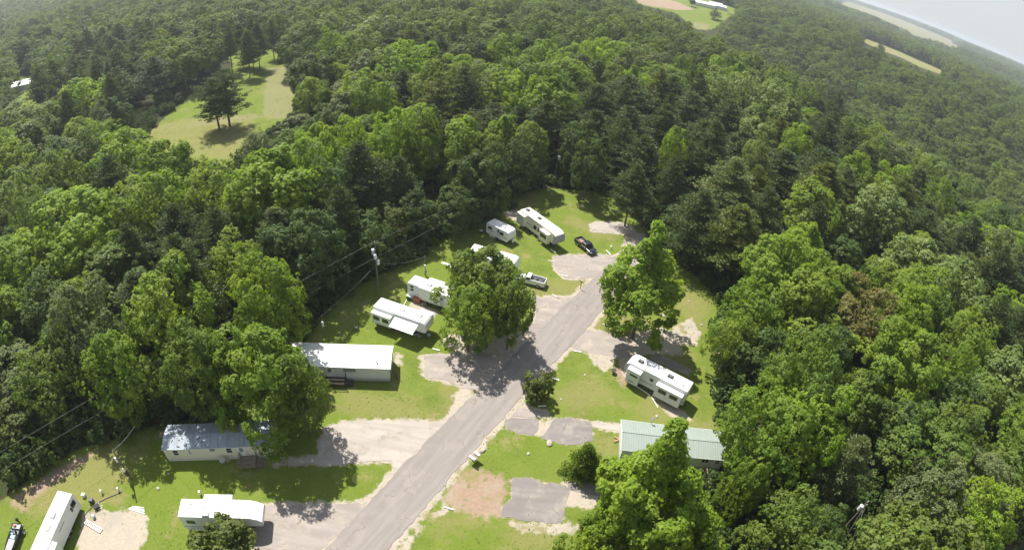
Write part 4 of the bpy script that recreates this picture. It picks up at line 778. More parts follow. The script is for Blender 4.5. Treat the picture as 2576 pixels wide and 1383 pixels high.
def trailer(label, p0, p1, Hh_, Lc=None, kind='fifth', body=None, roofm=None, acs=(), vents=(), wins=(), slides=(), door=None, cap=None, axles=None, W_=2.5, stripes=(), awn=None, z_at=None, group='recreational trailers parked in the park', nose=1.5, name='travel_trailer'):
    """p0 rear middle, p1 front middle of the roof in the picture"""
    a, b = G(*p0, Hh_), G(*p1, Hh_ if z_at is None else z_at); d = b-a; Ln = Lc or math.hypot(d.x, d.y); rz = math.atan2(d.y, d.x)
    mid = Vector((a.x+math.cos(rz)*Ln/2, a.y+math.sin(rz)*Ln/2, 0)); print(label[:40], 'length', round(math.hypot(d.x, d.y), 1), 'used', round(Ln, 1))
    t = thing(name, label, 'travel trailer', mid, rz, group); body = body or M_white; roofm = roofm or M_roofw; h = Ln/2; H_ = Hh_
    if kind == 'fifth':
        prof = [(-h, .78), (-h, H_-.06), (-h+.08, H_), (h-nose, H_), (h-nose*.55, H_-.12), (h-nose*.25, H_-.42), (h-.06, H_-.95), (h, H_-1.35), (h-.08, 1.75), (h-.35, 1.55), (h-2.5, 1.5), (h-2.7, 1.35), (h-2.75, .78)]
    else:
        prof = [(-h, .62), (-h, H_-.15), (-h+.15, H_), (h-.7, H_), (h-.3, H_-.2), (h-.1, H_-.6), (h, 1.5), (h-.05, 1.1), (h-.45, .62)]
    part('body', body, t, lambda bm: prism(bm, prof, -W_/2, W_/2, .035))
    rx1 = h-(nose*.98 if kind == 'fifth' else .75)
    part('roof', roofm, t, lambda bm: box(bm, ((-h+.10+rx1)/2, 0, H_+.012), (rx1+h-.14, W_-.10, .05), bev=.02))
    part('roof_edge', M_lgrey, t, lambda bm: [box(bm, ((-h+rx1)/2+.05, q*(W_/2-.02), H_-.03), (rx1+h-.1, .06, .07)) for q in (-1, 1)])
    if cap:
        cm, cx0 = cap
        cp = [(h-cx0, H_-.30 if kind == 'fifth' else H_-.4)]+[q for q in prof if q[0] > h-cx0 and q[1] < H_-.3 and q[1] > 1.0]+[(h-cx0, 1.45)]
        part('front_cap', cm, t, lambda bm: prism(bm, [(x*1.0+.012, z) for x, z in cp], -W_/2-.012, W_/2+.012, .02))
    part('chassis', M_frame, t, lambda bm: [box(bm, (0, q*.8, .62 if kind == 'fifth' else .52), (Ln-.4-(2.6 if kind == 'fifth' else 0), .12, .22)) for q in (-1, 1)]+[box(bm, (-h+1+i*1.6, 0, .55), (.08, 1.7, .12)) for i in range(int(Ln/2))])
    wheelset(t, axles or (-h*.28, -h*.28+.9), W_)
    for x, y, m_ in acs: ac_unit(t, x*h, y, H_+.03, m_)
    for x, y, m_, s_ in vents: roof_vent(t, x*h, y, H_+.03, m_, s_)
    for side, x, z, ww, wh in wins: window(t, x*h, z, ww, wh, side*W_/2, side)
    for side, x, ww, z0, z1, dep, ws, lw in slides: slide(t, x*h, ww, side*W_/2, side, z0, z1, dep, body, roofm, ws, lw)
    for side, pts in stripes:
        part('decal_stripe', M_decal, t, lambda bm: [box(bm, ((pts[i][0]+pts[i+1][0])/2*h, side*(W_/2+.004), (pts[i][1]+pts[i+1][1])/2), (math.hypot((pts[i+1][0]-pts[i][0])*h, pts[i+1][1]-pts[i][1])+.02, .012, .10)) for i in range(len(pts)-1)])
    if door:
        side, x = door; dr = part('door', M_lgrey, t, lambda bm: box(bm, (x*h, side*(W_/2+.01), 1.85), (.72, .04, 1.9), bev=.02)); part('door_window', M_glass, dr, lambda bm: box(bm, (x*h, side*(W_/2+.035), 2.3), (.4, .02, .55)))
        part('entry_step', M_frame, t, lambda bm: [box(bm, (x*h, side*(W_/2+.2+.22*i), .65-.25*i), (.6, .25, .05)) for i in range(2)])
    if kind == 'fifth':
        for q in (-1, 1): part('landing_gear', M_frame, t, lambda bm: [cyl(bm, (h-3.1, q*.9, 0), (h-3.1, q*.9, 1.0), .06), box(bm, (h-3.1, q*.9, .03), (.3, .3, .05))])
        part('hitch_pin_box', M_frame, t, lambda bm: box(bm, (h-1.5, 0, 1.35), (1.0, .5, .35), taper=(1.2, 1.2)))
    else:
        part('hitch', M_frame, t, lambda bm: [cyl(bm, (h-.4, q*.7, .5), (h+1.15, 0, .5), .06) for q in (-1, 1)]+[cyl(bm, (h+1.0, 0, 0), (h+1.0, 0, .75), .05), box(bm, (h+1.25, 0, .52), (.3, .14, .12))])
        for q in (-1, 1): part('propane_tank', M_white, t, lambda bm: (cyl(bm, (h+.35, q*.2, .55), (h+.35, q*.2, 1.05), .17, seg=14), sph(bm, (h+.35, q*.2, 1.05), .17, (1, 1, .5))))
    if awn:
        side, x, ww, dep, zt, zb, am = awn
        aw = part('awning', am, t, lambda bm: None)
        me_ = aw.data; bm = bmesh.new(); y0, y1 = side*(W_/2+.03), side*(W_/2+dep)
        vs = [bm.verts.new(c) for c in ((x*h-ww/2, y0, zt), (x*h+ww/2, y0, zt), (x*h+ww/2, y1, zb), (x*h-ww/2, y1, zb))]; f = bm.faces.new(vs); bmesh.ops.solidify(bm, geom=[f], thickness=.02); bmesh.ops.recalc_face_normals(bm, faces=bm.faces[:]); bm.to_mesh(me_); bm.free()
        part('awning_arm', M_white, aw, lambda bm: [cyl(bm, (x*h+q*(ww/2+.04), y0, 1.1), (x*h+q*(ww/2+.04), y1, zb), .035, seg=8) for q in (-1, 1)]+[cyl(bm, (x*h-ww/2-.1, y1, zb), (x*h+ww/2+.1, y1, zb), .05, seg=8)])
    return t, rz, h
E_ = math.e
tA = trailer('white fifth-wheel trailer with its white awning open beside two slide-out windows', (948.6, 758.5), (1085.8, 805.7), 3.6, 9.9, 'fifth', nose=.9, acs=((-.02, .1, M_roofw), (.62, .1, M_roofw)), vents=((.28, .2, M_mgrey, .25), (.34, -.5, M_lgrey, .4)),
    wins=((-1, -.93, 2.75, .6, .45),), slides=((-1, -.60, 3.6, .95, 3.0, .95, ((-.85, 2.15, 1.2, .8), (.85, 2.15, 1.2, .8)), M_lgrey), (1, .72, 2.2, 1.4, 3.5, .6, (), None)), door=(-1, .15), awn=(-1, .30, 4.3, 2.1, 3.15, 2.55, M_white), stripes=((-1, ((-1, 1.1), (-.3, 1.15))),))
tB = trailer('white travel trailer with its right end hidden by the spreading tree', (1033.9, 701), (1162, 745), 3.3, 9.5, 'trailer', acs=((-.20, 0, M_lgrey),), vents=((.3, .1, M_lgrey, .35),),
    wins=((-1, -.80, 2.75, .5, .3), (-1, -.80, 2.1, .5, .3), (-1, -.18, 2.2, .5, .5), (-1, .05, 2.2, .35, .6)), slides=((1, -.1, 3.0, .9, 3.2, .8, (), None), (-1, -.05, 4.2, .75, 3.28, .18, (), None)), door=(-1, .45))
tC = trailer('white trailer roof showing just above the spreading tree', (1186, 621), (1284, 648), 3.2, 9.6, 'trailer', acs=((.25, 0, M_roofw), (-.35, 0, M_roofw)), vents=((.6, .2, M_lgrey, .35),), slides=((-1, .1, 3.4, .9, 3.0, .8, ((0, 2.1, 1.2, .7),), None),))
tD = trailer('small white travel trailer with a hitch and two gas tanks at its right end', (1233.8, 554.4), (1280, 576.3), 3.0, 6.0, 'trailer', acs=((.25, -.1, M_lgrey),), vents=((-.35, .4, M_roofw, .35),),
    wins=((-1, -.66, 2.15, .9, .45), (-1, .38, 2.1, .9, .55), (-1, .08, 2.1, .3, .6)), door=(-1, .08), stripes=((-1, ((-.98, 1.65), (-.2, 1.55))), (-1, ((.2, 1.5), (.9, 1.35)))), axles=(-.3, .6))
tE = trailer('long cream fifth-wheel trailer with a dark grey front cap and two black roof units', (1320, 524), (1405, 584.4), 3.8, 12.2, 'fifth', M_cream, M_creamr, acs=((-.82, 0, M_dgrey), (-.16, 0, M_dgrey)), vents=((-.36, .3, M_lgrey, .35), (-.42, -.4, M_mgrey, .3), (.72, -.1, M_mgrey, .35)),
    wins=((-1, -.10, 2.2, .85, .85), (-1, .08, 2.2, .35, .8)), slides=((-1, -.80, 2.5, .95, 3.4, .75, (), M_lgrey), (-1, .50, 2.6, .95, 3.2, .8, ((0, 2.3, 1.9, .8),), None)), door=(-1, .17), cap=(M_mgrey, .9), stripes=((-1, ((-.55, 1.9), (-.35, 2.1), (.2, 1.6), (.4, 1.3))),))
tR = trailer('white and grey fifth-wheel trailer with two slide-outs standing alone on the right lawn', (1738, 974), (1606, 907), 3.75, 10.6, 'fifth', M_lgrey, M_roofw, nose=1.0, acs=((.62, 0, M_dgrey), (-.34, 0, M_dgrey)), vents=((.34, .25, M_mgrey, .34), (.12, -.1, M_lgrey, .4), (-.78, .5, M_mgrey, .4), (.32, .7, M_white, .5), (-.72, 0, M_white, .6)),
    slides=((1, .62, 2.1, .75, 3.35, .95, ((-.1, 2.55, 1.3, .35), (.1, 1.3, .9, .12)), None), (1, -.52, 4.3, .75, 3.1, .95, ((.95, 2.3, 1.35, .75), (-.95, 2.3, 1.35, .75)), M_lgrey)), cap=(M_mgrey, .5), wins=((1, .1, 2.6, .5, .4),), stripes=((1, ((.45, 1.9), (.0, 1.4))), (1, ((-.85, 1.5), (-1, 1.45)))))
t1 = trailer('white travel trailer running off the lower edge at the left with clutter beside it', (163.7, 1236), (103, 1368), 3.45, 10.8, 'trailer', acs=((-.30, 0, M_lgrey), (.05, .05, M_roofw)), vents=((-.75, -.1, M_roofw, .45), (.22, .6, M_roofw, .42), (.35, .35, M_mgrey, .22), (.55, .2, M_roofw, .5)),
    wins=((1, -.82, 2.4, .9, .8), (1, -.68, 2.2, .3, .6)), slides=((1, .58, 2.7, .8, 3.2, .9, ((0, 2.2, .8, 1.0),), None),), stripes=((1, ((-.3, 2.6), (0, 2.6))),))
part('rolled_awning', M_lgrey, t1[0], lambda bm: [cyl(bm, (-4.2, -1.36, 3.1), (3.6, -1.36, 3.1), .11, seg=10)]+[cyl(bm, (q, -1.36, 3.1), (q, -1.33, 1.2), .03) for q in (-4.1, 3.5)])
t2 = trailer('white fifth-wheel trailer with a curved nose, partly hidden behind the rounded shrub', (450.9, 1276), (629, 1290), 3.5, 10.6, 'fifth', z_at=2.5, nose=2.6, acs=((-.30, -.9, M_lgrey),), vents=((-.72, .65, M_mgrey, .36), (-.38, .15, M_mgrey, .36), (-.70, -.55, M_mgrey, .2)),
    wins=((-1, -.75, 2.3, 1.0, .6),), slides=((1, -.12, 3.6, .9, 3.05, .95, (), None),), stripes=((-1, ((-1, 1.2), (-.4, 1.2))),))
part('underbelly_panel', M_white, t2[0], lambda bm: [box(bm, (-4.6+i*.95, -1.33, .62), (.9, .04, .5)) for i in range(3)])

# ------------------------------------------------------------------ mobile homes
def roof_mat(name, ca, cb, ribs, rot, patch=None, rough=.5, metal=.1):
    m, n = _nt(name); tc = N(n, 'ShaderNodeTexCoord'); sx = N(n, 'ShaderNodeSeparateXYZ'); L(n, tc.outputs['Object'], sx.inputs[0])
    wv = mth(n, 'SINE', mth(n, 'MULTIPLY', sx.outputs[0], 6.283/ribs)); rib = ramp(n, wv, .80, .98)
    mp = N(n, 'ShaderNodeMapping'); mp.inputs['Scale'].default_value = (1.2, .18, 1); L(n, tc.outputs['Object'], mp.inputs[0]); st = noise(n, mp.outputs[0], 1.6, 5, .7)
    c = mixc(n, ramp(n, st, .3, .7), ca, cb)
    if patch: c = mixc(n, ramp(n, noise(n, tc.outputs['Object'], .55, 5, .75), .50, .66), c, patch)
    c = mixc(n, mth(n, 'MULTIPLY', rib, .25), c, [x*.6 for x in ca])
    p = N(n, 'ShaderNodeBsdfPrincipled'); L(n, c, p.inputs['Base Color']); p.inputs['Roughness'].default_value = rough; p.inputs['Metallic'].default_value = metal
    bn = N(n, 'ShaderNodeBump'); bn.inputs['Strength'].default_value = .8; bn.inputs['Distance'].default_value = .03; L(n, rib, bn.inputs['Height']); L(n, bn.outputs[0], p.inputs['Normal'])
    o = N(n, 'ShaderNodeOutputMaterial'); L(n, p.outputs[0], o.inputs[0]); return m
def home(label, eL, eR, far_, EH, RH, Wd, wallm, roofm, skirtm, ov=.22, ext=(0, 0), wins=(), doors=(), name='mobile_home', gable=None):
    a, b = G(*eL, EH), G(*eR, EH); d = b-a; rz = math.atan2(d.y, d.x); fc = G(*far_, EH)
    nrm = Vector((-math.sin(rz), math.cos(rz), 0)); Wm = (fc-a).dot(nrm); Wd = Wd or Wm
    Ln = math.hypot(d.x, d.y)+ext[0]+ext[1]; ux = Vector((math.cos(rz), math.sin(rz), 0))
    mid = a+ux*(Ln/2-ext[0])+nrm*Wd/2; mid.z = 0; print(label[:40], 'L', round(Ln, 1), 'W measured', round(Wm, 2), 'used', round(Wd, 2))
    t = thing(name, label, 'mobile home', mid, rz, 'mobile homes in the park'); h, wh = Ln/2, Wd/2-ov
    part('wall', wallm, t, lambda bm: prism_y(bm, [(-wh, .55), (-wh, EH), (0, RH-.08), (wh, EH), (wh, .55)], -h+ov, h-ov))
    part('skirting', skirtm, t, lambda bm: box(bm, (0, 0, .27), (Ln-2*ov-.06, 2*wh-.06, .56)))
    def rf(bm):
        for s in (-1, 1):
            q = [(-h, s*Wd/2, EH-.02), (h, s*Wd/2, EH-.02), (h, 0, RH), (-h, 0, RH)]
            top = [bm.verts.new(c) for c in q]; bot = [bm.verts.new((c[0], c[1], c[2]-.07)) for c in q]
            bm.faces.new(top); bm.faces.new(bot[::-1])
            for i in range(4): bm.faces.new((top[i], bot[i], bot[(i+1) % 4], top[(i+1) % 4]))
        bmesh.ops.recalc_face_normals(bm, faces=bm.faces[:])
    r = part('roof', roofm, t, rf); part('ridge_cap', roofm, r, lambda bm: box(bm, (0, 0, RH+.012), (Ln, .3, .035), bev=.01))
    part('eave_trim', M_lgrey if gable is None else gable, r, lambda bm: [box(bm, (0, s*(Wd/2+.012), EH-.07), (Ln, .025, .12)) for s in (-1, 1)])
    for x, z, ww, wh_, dbl in wins:
        yy = -wh; wd = part('window', M_glass if dbl < 2 else M_pane, t, lambda bm: box(bm, (x, yy-.012, z), (ww, .03, wh_)))
        part('window_frame', M_white if dbl != 3 else M_mgrey, wd, lambda bm: [box(bm, (x, yy-.022, z+q*(wh_/2+.03)), (ww+.12, .05, .06)) for q in (-1, 1)]+[box(bm, (x+q*(ww/2+.03), yy-.022, z), (.06, .05, wh_)) for q in (-1, 1)]+[box(bm, (x, yy-.022, z), (ww, .045, .05) if dbl in (0, 2) else (.06, .045, wh_))])
    for x, m_ in doors:
        dr = part('door', m_, t, lambda bm: box(bm, (x, -wh-.02, 1.62), (.95, .05, 2.05), bev=.01)); part('door_window', M_pane, dr, lambda bm: box(bm, (x, -wh-.052, 2.05), (.6, .02, .8)))
    return t, rz, h, wh
def prism_y(bm, prof, x0, x1):
    a = [bm.verts.new((x0, y, z)) for y, z in prof]; b = [bm.verts.new((x1, y, z)) for y, z in prof]; n_ = len(prof)
    bm.faces.new(a); bm.faces.new(b[::-1])
    for i in range(n_): bm.faces.new((a[(i+1) % n_], a[i], b[i], b[(i+1) % n_]))
    bmesh.ops.recalc_face_normals(bm, faces=bm.faces[:])
M_sidw = pm('pale_siding', (.60, .62, .62), .6, .04, 1, dirt=(.45, .43, .38), dirt_amt=.4, streak=(.4, 1, 6)); M_sidc = pm('cream_siding', (.62, .59, .47), .6, .05, 1, dirt=(.42, .40, .33), dirt_amt=.45, streak=(.4, 1, 6))
M_skirt = pm('grey_skirting', (.40, .41, .41), .7, .08, 2, dirt=(.25, .22, .18), streak=(3, 1, .5)); M_skc = pm('pale_skirting', (.52, .52, .48), .7, .08, 2, dirt=(.3, .27, .22))
M_rw = roof_mat('white_metal_roof', (.80, .80, .79), (.74, .74, .73), .42, 0, rough=.45); M_rb = roof_mat('weathered_blue_roof', (.27, .31, .355), (.36, .40, .45), 1.2, 0, patch=(.25, .27, .29), rough=.85, metal=0)
M_rg = roof_mat('pale_green_metal_roof', (.255, .30, .265), (.285, .325, .295), .35, 0, rough=.45)
hW = home('long white-roofed mobile home with grey walls and a dark deck, left end under trees', (696.6, 916.4), (982.2, 927.5), (991, 866), 2.95, 3.55, 4.95, M_sidw, M_rw, M_skirt, ext=(1.0, 0), wins=((2.9, 2.25, 1.75, .75, 3), (-5.5, 2.2, 1.0, .9, 1)), doors=((-.15, M_white),))
part('stove_pipe', M_mgrey, hW[0], lambda bm: [cyl(bm, (6.9, -1.35, 3.1), (6.9, -1.35, 3.75), .09), cyl(bm, (6.9, -1.35, 3.7), (6.9, -1.35, 3.85), .16)])
part('gable_vent', M_dgrey, hW[0], lambda bm: [box(bm, (hW[2]-.21, -1.7, 1.9), (.04, .5, 1.1))])
hB = home('cream mobile home with a blotched blue-grey roof under the big trees', (405.6, 1130.8), (686, 1119.2), (419.7, 1073), 2.75, 3.15, 4.3, M_sidc, M_rb, M_skc, ov=.12, wins=((-6.1, 1.9, .75, 1.0, 0), (-4.0, 1.9, .35, .8, 2), (-.65, 2.25, .8, .5, 0), (1.7, 2.0, .75, .95, 0)), doors=((3.4, M_white),))
_rs = random.Random(5)
for y in [_rs.uniform(-1.8, -.4) for _ in range(12)]: part('roof_patch', M_dwood, hB[0], lambda bm: box(bm, (_rs.uniform(-6.5, -1.5), y, 3.15+.186*y), (_rs.uniform(.1, .5), _rs.uniform(.08, .2), .04), rz=_rs.uniform(0, 3)))
hG = home('mobile home with a pale green metal roof behind the tall yellow-green tree', (1566, 1131), (1803, 1155.5), (1566.5, 1055), 2.9, 3.6, None, M_sidw, M_rg, M_skirt, ov=.3, ext=(.2, 1.6), gable=M_white, wins=((4.5, 2.1, 1.0, .8, 1), (-2, 2.1, 1.1, .8, 0)), doors=((6.3, M_white),))
part('gable_trim', M_white, hG[0], lambda bm: prism_y(bm, [(-hG[3]-.3, 2.78), (-hG[3]-.3, 2.86), (0, 3.56), (hG[3]+.3, 2.86), (hG[3]+.3, 2.78), (0, 3.30)], -hG[2]-.03, -hG[2]+.03))
part('satellite_mast', M_mgrey, hG[0], lambda bm: [cyl(bm, (-hG[2]+4.3, hG[3]+.2, 2.5), (-hG[2]+4.3, hG[3]+.2, 3.9), .03), cyl(bm, (-hG[2]+4.3, hG[3]+.2, 3.9), (-hG[2]+4.2, hG[3]+.1, 3.96), .25, seg=14)])
def deck(label, base, rz, w_, dp, hh, mat, rail=True, stairs=None, sides=(1, 1, 1), name='deck'):
    """stands at base (world), width along x, depth towards -y"""
    t = thing(name, label, 'deck', base, rz)
    part('deck_floor', mat, t, lambda bm: [box(bm, (-w_/2+.075+i*.15, -dp/2, hh), (.135, dp, .04)) for i in range(int(w_/.15))]+[box(bm, (0, -.05-q*(dp-.1), hh-.12), (w_, .06, .2)) for q in (0, 1)])
    for px_, py_ in ((-w_/2+.05, -.1), (w_/2-.05, -.1), (-w_/2+.05, -dp+.05), (w_/2-.05, -dp+.05)):
        part('post', mat, t, lambda bm: box(bm, (px_, py_, (hh+.95)/2), (.1, .1, hh+.95)))
    segs = []
    if sides[0]: segs.append(((-w_/2, -dp+.05), (w_/2, -dp+.05)))
    if sides[1]: segs.append(((-w_/2+.05, -.1), (-w_/2+.05, -dp)))
    if sides[2]: segs.append(((w_/2-.05, -.1), (w_/2-.05, -dp)))
    for (x0, y0), (x1, y1) in segs:
        def fn(bm):
            for z in (hh+.95, hh+.2): box(bm, ((x0+x1)/2, (y0+y1)/2, z), (abs(x1-x0)+.09, abs(y1-y0)+.09, .05))
            k_ = int(max(abs(x1-x0), abs(y1-y0))/.3)
            for i in range(1, k_): box(bm, (x0+(x1-x0)*i/k_, y0+(y1-y0)*i/k_, hh+.57), (.045, .045, .75))
        part('railing', mat, t, fn)
    if stairs:
        sx, sgn, ns = stairs
        part('stairs', mat, t, lambda bm: [box(bm, (sx+sgn*(.15+i*.28), -dp*.5, hh-.18*(i+1)), (.28, dp*.75, .05)) for i in range(ns)]+[box(bm, (sx+sgn*(ns*.14), -dp*.5+q*dp*.38, hh/2-.05), (ns*.28, .05, .12)) for q in (-1, 1)])
    return t
def loc_home(h_, x, y): return Vector((h_[0].location.x+math.cos(h_[1])*x-math.sin(h_[1])*y, h_[0].location.y+math.sin(h_[1])*x+math.cos(h_[1])*y, 0))
deck('dark wooden deck with railing and stairs in front of the blue-roofed home', loc_home(hB, 4.1, -hB[3]-.05), hB[1], 2.3, 1.9, .72, M_wood, stairs=(1.15, 1, 4), sides=(1, 1, 0))
deck('dark low deck under the eave of the long white-roofed home', loc_home(hW, .6, -hW[3]-.05), hW[1], 3.4, 1.5, .7, M_dwood, stairs=(1.7, 1, 4), sides=(1, 1, 0))
deck('brown plank deck beside the green-roofed home', loc_home(hG, 6.4, -hG[3]-.9), hG[1], 3.2, 2.4, .7, M_wood2, sides=(1, 1, 0))
# shed in the wood, far sheds
def shed(label, px, w_, l_, h_, rz, wm, rm, name='shed'):
    g = G(*px); g.z = float(T(g.x, g.y)); t = thing(name, label, 'shed', g, rz)
    part('wall', wm, t, lambda bm: prism_y(bm, [(-w_/2, 0), (-w_/2, h_), (0, h_+w_*.18), (w_/2, h_), (w_/2, 0)], -l_/2, l_/2))
    def rf(bm):
        for s in (-1, 1):
            q = [(-l_/2-.2, s*(w_/2+.2), h_-.05), (l_/2+.2, s*(w_/2+.2), h_-.05), (l_/2+.2, 0, h_+w_*.18+.05), (-l_/2-.2, 0, h_+w_*.18+.05)]
            top = [bm.verts.new(c) for c in q]; bot = [bm.verts.new((c[0], c[1], c[2]-.08)) for c in q]; bm.faces.new(top); bm.faces.new(bot[::-1])
            for i in range(4): bm.faces.new((top[i], bot[i], bot[(i+1) % 4], top[(i+1) % 4]))
        bmesh.ops.recalc_face_normals(bm, faces=bm.faces[:])
    part('roof', rm, t, rf); part('door', M_lgrey, t, lambda bm: box(bm, (0, -w_/2-.02, 1.05), (1.0, .05, 2.1)))
    return t
shed('small cream shed with a grey roof in the shade of the left wood', (84, 1010), 2.6, 4.2, 2.2, math.radians(62), M_sidc, M_mgrey)
shed('white-roofed building glimpsed among trees at the left edge', (66, 222), 10, 17, 3.2, math.radians(20), M_sidw, M_rw, 'far_building')
for i, (q, w_, l_, a_, lb) in enumerate((((1772, 17), 12, 26, -12, 'longest white shed in the distant pasture'), ((1798, 19), 14, 18, 8, 'middle white shed with a gabled roof in the distant pasture'), ((1812, 24), 9, 14, -20, 'small white shed at the right end of the distant pasture group'))):
    t = shed(lb, q, w_, l_, 4, math.radians(a_), M_sidw, M_rw, 'farm_shed'); t['group'] = 'white sheds in the distant pasture'

# ------------------------------------------------------------------ pickups, boat
def pickup(label, pr, pf, paint, Lc=5.6, load=None, crew=True, z_=1.0):
    a, b = G(*pr, z_), G(*pf, z_); d = b-a; rz = math.atan2(d.y, d.x); mid = (a+b)/2; mid.z = 0; print('pickup', round(math.hypot(d.x, d.y), 1))
    t = thing('pickup_truck', label, 'pickup truck', mid, rz, 'pickup trucks'); h = Lc/2
    cabr = -.55 if crew else .1
    part('body', paint, t, lambda bm: (prism(bm, [(-h, .5), (-h, .95), (-h+.03, 1.0), (cabr, 1.02), (1.25, 1.05), (h-.35, .98), (h-.05, .82), (h, .55), (h-.05, .35), (-h+.1, .42)], -.95, .95, .06)))
    cab = part('cab', paint, t, lambda bm: prism(bm, [(cabr-.05, 1.0), (cabr+.08, 1.72), (cabr+.25, 1.80), (.75, 1.80), (.95, 1.74), (1.55, 1.02)], -.80, .80, .07))
    part('bed', M_dgrey, t, lambda bm: box(bm, ((-h+.12+cabr-.1)/2, 0, 1.012), (cabr-.1+h-.12, 1.55, .03)))
    part('bed_rail', paint, t, lambda bm: [box(bm, ((-h+cabr)/2, q*.88, 1.18), (cabr+h, .12, .38), bev=.02) for q in (-1, 1)])
    part('tailgate', paint, t, lambda bm: box(bm, (-h+.05, 0, 1.16), (.09, 1.64, .38), bev=.02))
    part('windshield', M_glass, cab, lambda bm: prism(bm, [(1.02, 1.69), (1.52, 1.06), (1.55, 1.10), (1.06, 1.73)], -.72, .72))
    part('rear_window', M_glass, cab, lambda bm: prism(bm, [(cabr-.06, 1.12), (cabr+.03, 1.62), (cabr+.0, 1.64), (cabr-.09, 1.12)], -.6, .6))
    for q in (-1, 1):
        part('side_window', M_glass, cab, lambda bm: prism(bm, [(cabr+.15, 1.14), (cabr+.2, 1.62), (.85, 1.64), (1.28, 1.14)], q*.80-.012, q*.80+.012))
        part('headlight', M_chrome, t, lambda bm: box(bm, (h-.06, q*.72, .78), (.12, .34, .16), bev=.03))
        part('tail_light', M_redtarp, t, lambda bm: box(bm, (-h, q*.88, .95), (.05, .12, .3)))
        part('side_mirror', paint, cab, lambda bm: box(bm, (1.15, q*1.05, 1.18), (.12, .22, .18), bev=.03))
    for q in (-1, 1): part('bumper', M_dgrey if paint is M_blackp else M_chrome, t, lambda bm: box(bm, (q*(h+.04), 0, .52), (.14, 1.8, .2), bev=.04))
    for x in (-h+1.2, h-1.0):
        for q in (-1, 1):
            wv = part('wheel', M_black, t, lambda bm: cyl(bm, (x, q*.74, .38), (x, q*.985, .38), .38, seg=18)); part('rim', M_chrome, wv, lambda bm: cyl(bm, (x, q*.98, .38), (x, q*1.0, .38), .22, seg=12))
    return t, rz, h
pk = pickup('black pickup truck parked with lumber in its bed near the grey pad', (1452, 598), (1497, 634), M_blackp)
one('lumber_load', 'tan boards lying in the bed of the black pickup', 'lumber', M_tan, lambda bm: [box(bm, (-1.1, -.25+i*.17, 1.10+.05*(i % 2)), (1.9, .14, .07), rz=.06*i) for i in range(4)], pk[0].location, pk[1])
pw = pickup('white pickup truck with clutter in its bed, nose under the tree', (1367, 709), (1311, 694), M_whitep, 5.2, crew=False)
one('spare_tire', 'dark tire and bags lying in the bed of the white pickup', 'tire', M_dgrey, lambda bm: [cyl(bm, (-1.6, .3, 1.03), (-1.6, .3, 1.22), .33, seg=16), box(bm, (-.9, -.3, 1.13), (.6, .5, .22), bev=.05, rz=.4), box(bm, (-2.0, -.4, 1.12), (.35, .4, .18), bev=.05)], pw[0].location, pw[1])
a, b = G(46, 1318, .8), G(18, 1400, .8); d = b-a; rz = math.atan2(d.y, d.x)
bt = thing('boat_trailer', 'boat trailer with two wheels under the grey fishing boat', 'boat trailer', (a.x, a.y, 0), rz)
part('trailer_frame', M_frame, bt, lambda bm: [box(bm, (2.4, q*.6, .42), (5.0, .08, .1)) for q in (-1, 1)]+[box(bm, (i*1.2, 0, .42), (.08, 1.3, .08)) for i in range(5)]+[box(bm, (5.5, 0, .42), (1.6, .1, .1))])
for q in (-1, 1):
    wv = part('wheel', M_black, bt, lambda bm: cyl(bm, (.9, q*.95, .32), (.9, q*1.15, .32), .32, seg=16)); part('rim', M_pvc, wv, lambda bm: cyl(bm, (.9, q*1.14, .32), (.9, q*1.17, .32), .19, seg=12))
    part('guide_post', M_pvc, bt, lambda bm: cyl(bm, (.2, q*1.15, .4), (.2, q*1.2, 1.3), .04, seg=8))
bo = thing('fishing_boat', 'olive-grey fishing boat with an outboard motor at the lower left corner', 'boat', (a.x, a.y, .5), rz)
def hull(bm):
    n_ = 9; L_ = 5.2; ring = []
    for i in range(n_):
        f = i/(n_-1); x = f*L_; w_ = .82*(1-max(0, f-.45)**2*2.2); z = .12+max(0, f-.6)*.5
        ring.append([bm.verts.new((x, s*w_*k_, zz)) for s, k_, zz in ((-1, 1, .62+.08*f), (-1, .72, z), (0, 0, z-.05), (1, .72, z), (1, 1, .62+.08*f))])
    for i in range(n_-1):
        for j in range(4): bm.faces.new((ring[i][j], ring[i+1][j], ring[i+1][j+1], ring[i][j+1]))
    bm.faces.new(ring[0]); bm.faces.new(ring[-1][::-1]); bmesh.ops.solidify(bm, geom=bm.faces[:], thickness=.04)
part('hull', M_boat, bo, hull)
part('deck', M_mgrey, bo, lambda bm: [box(bm, (.45, 0, .52), (.7, 1.4, .05)), box(bm, (3.4, 0, .52), (1.9, 1.15, .05)), box(bm, (1.7, 0, .22), (1.8, 1.2, .04)), box(bm, (4.6, 0, .56), (.8, .6, .05))])
for x, y in ((1.5, .3), (1.5, -.35)): part('seat', M_black if y > 0 else M_blue, bo, lambda bm: [box(bm, (x, y, .5), (.45, .42, .12), bev=.03), box(bm, (x-.2, y, .72), (.08, .42, .4), bev=.02)])
part('outboard_motor', M_black, bo, lambda bm: [box(bm, (-.35, 0, .95), (.42, .32, .5), bev=.08), box(bm, (-.38, 0, .45), (.2, .14, .7)), cyl(bm, (-.45, 0, .08), (-.25, 0, .08), .13)])
part('fuel_can', M_redtarp, bo, lambda bm: box(bm, (.45, -.25, .66), (.3, .45, .22), bev=.04)); part('cooler', M_blue, bo, lambda bm: box(bm, (2.1, .0, .42), (.55, .8, .35), bev=.04))

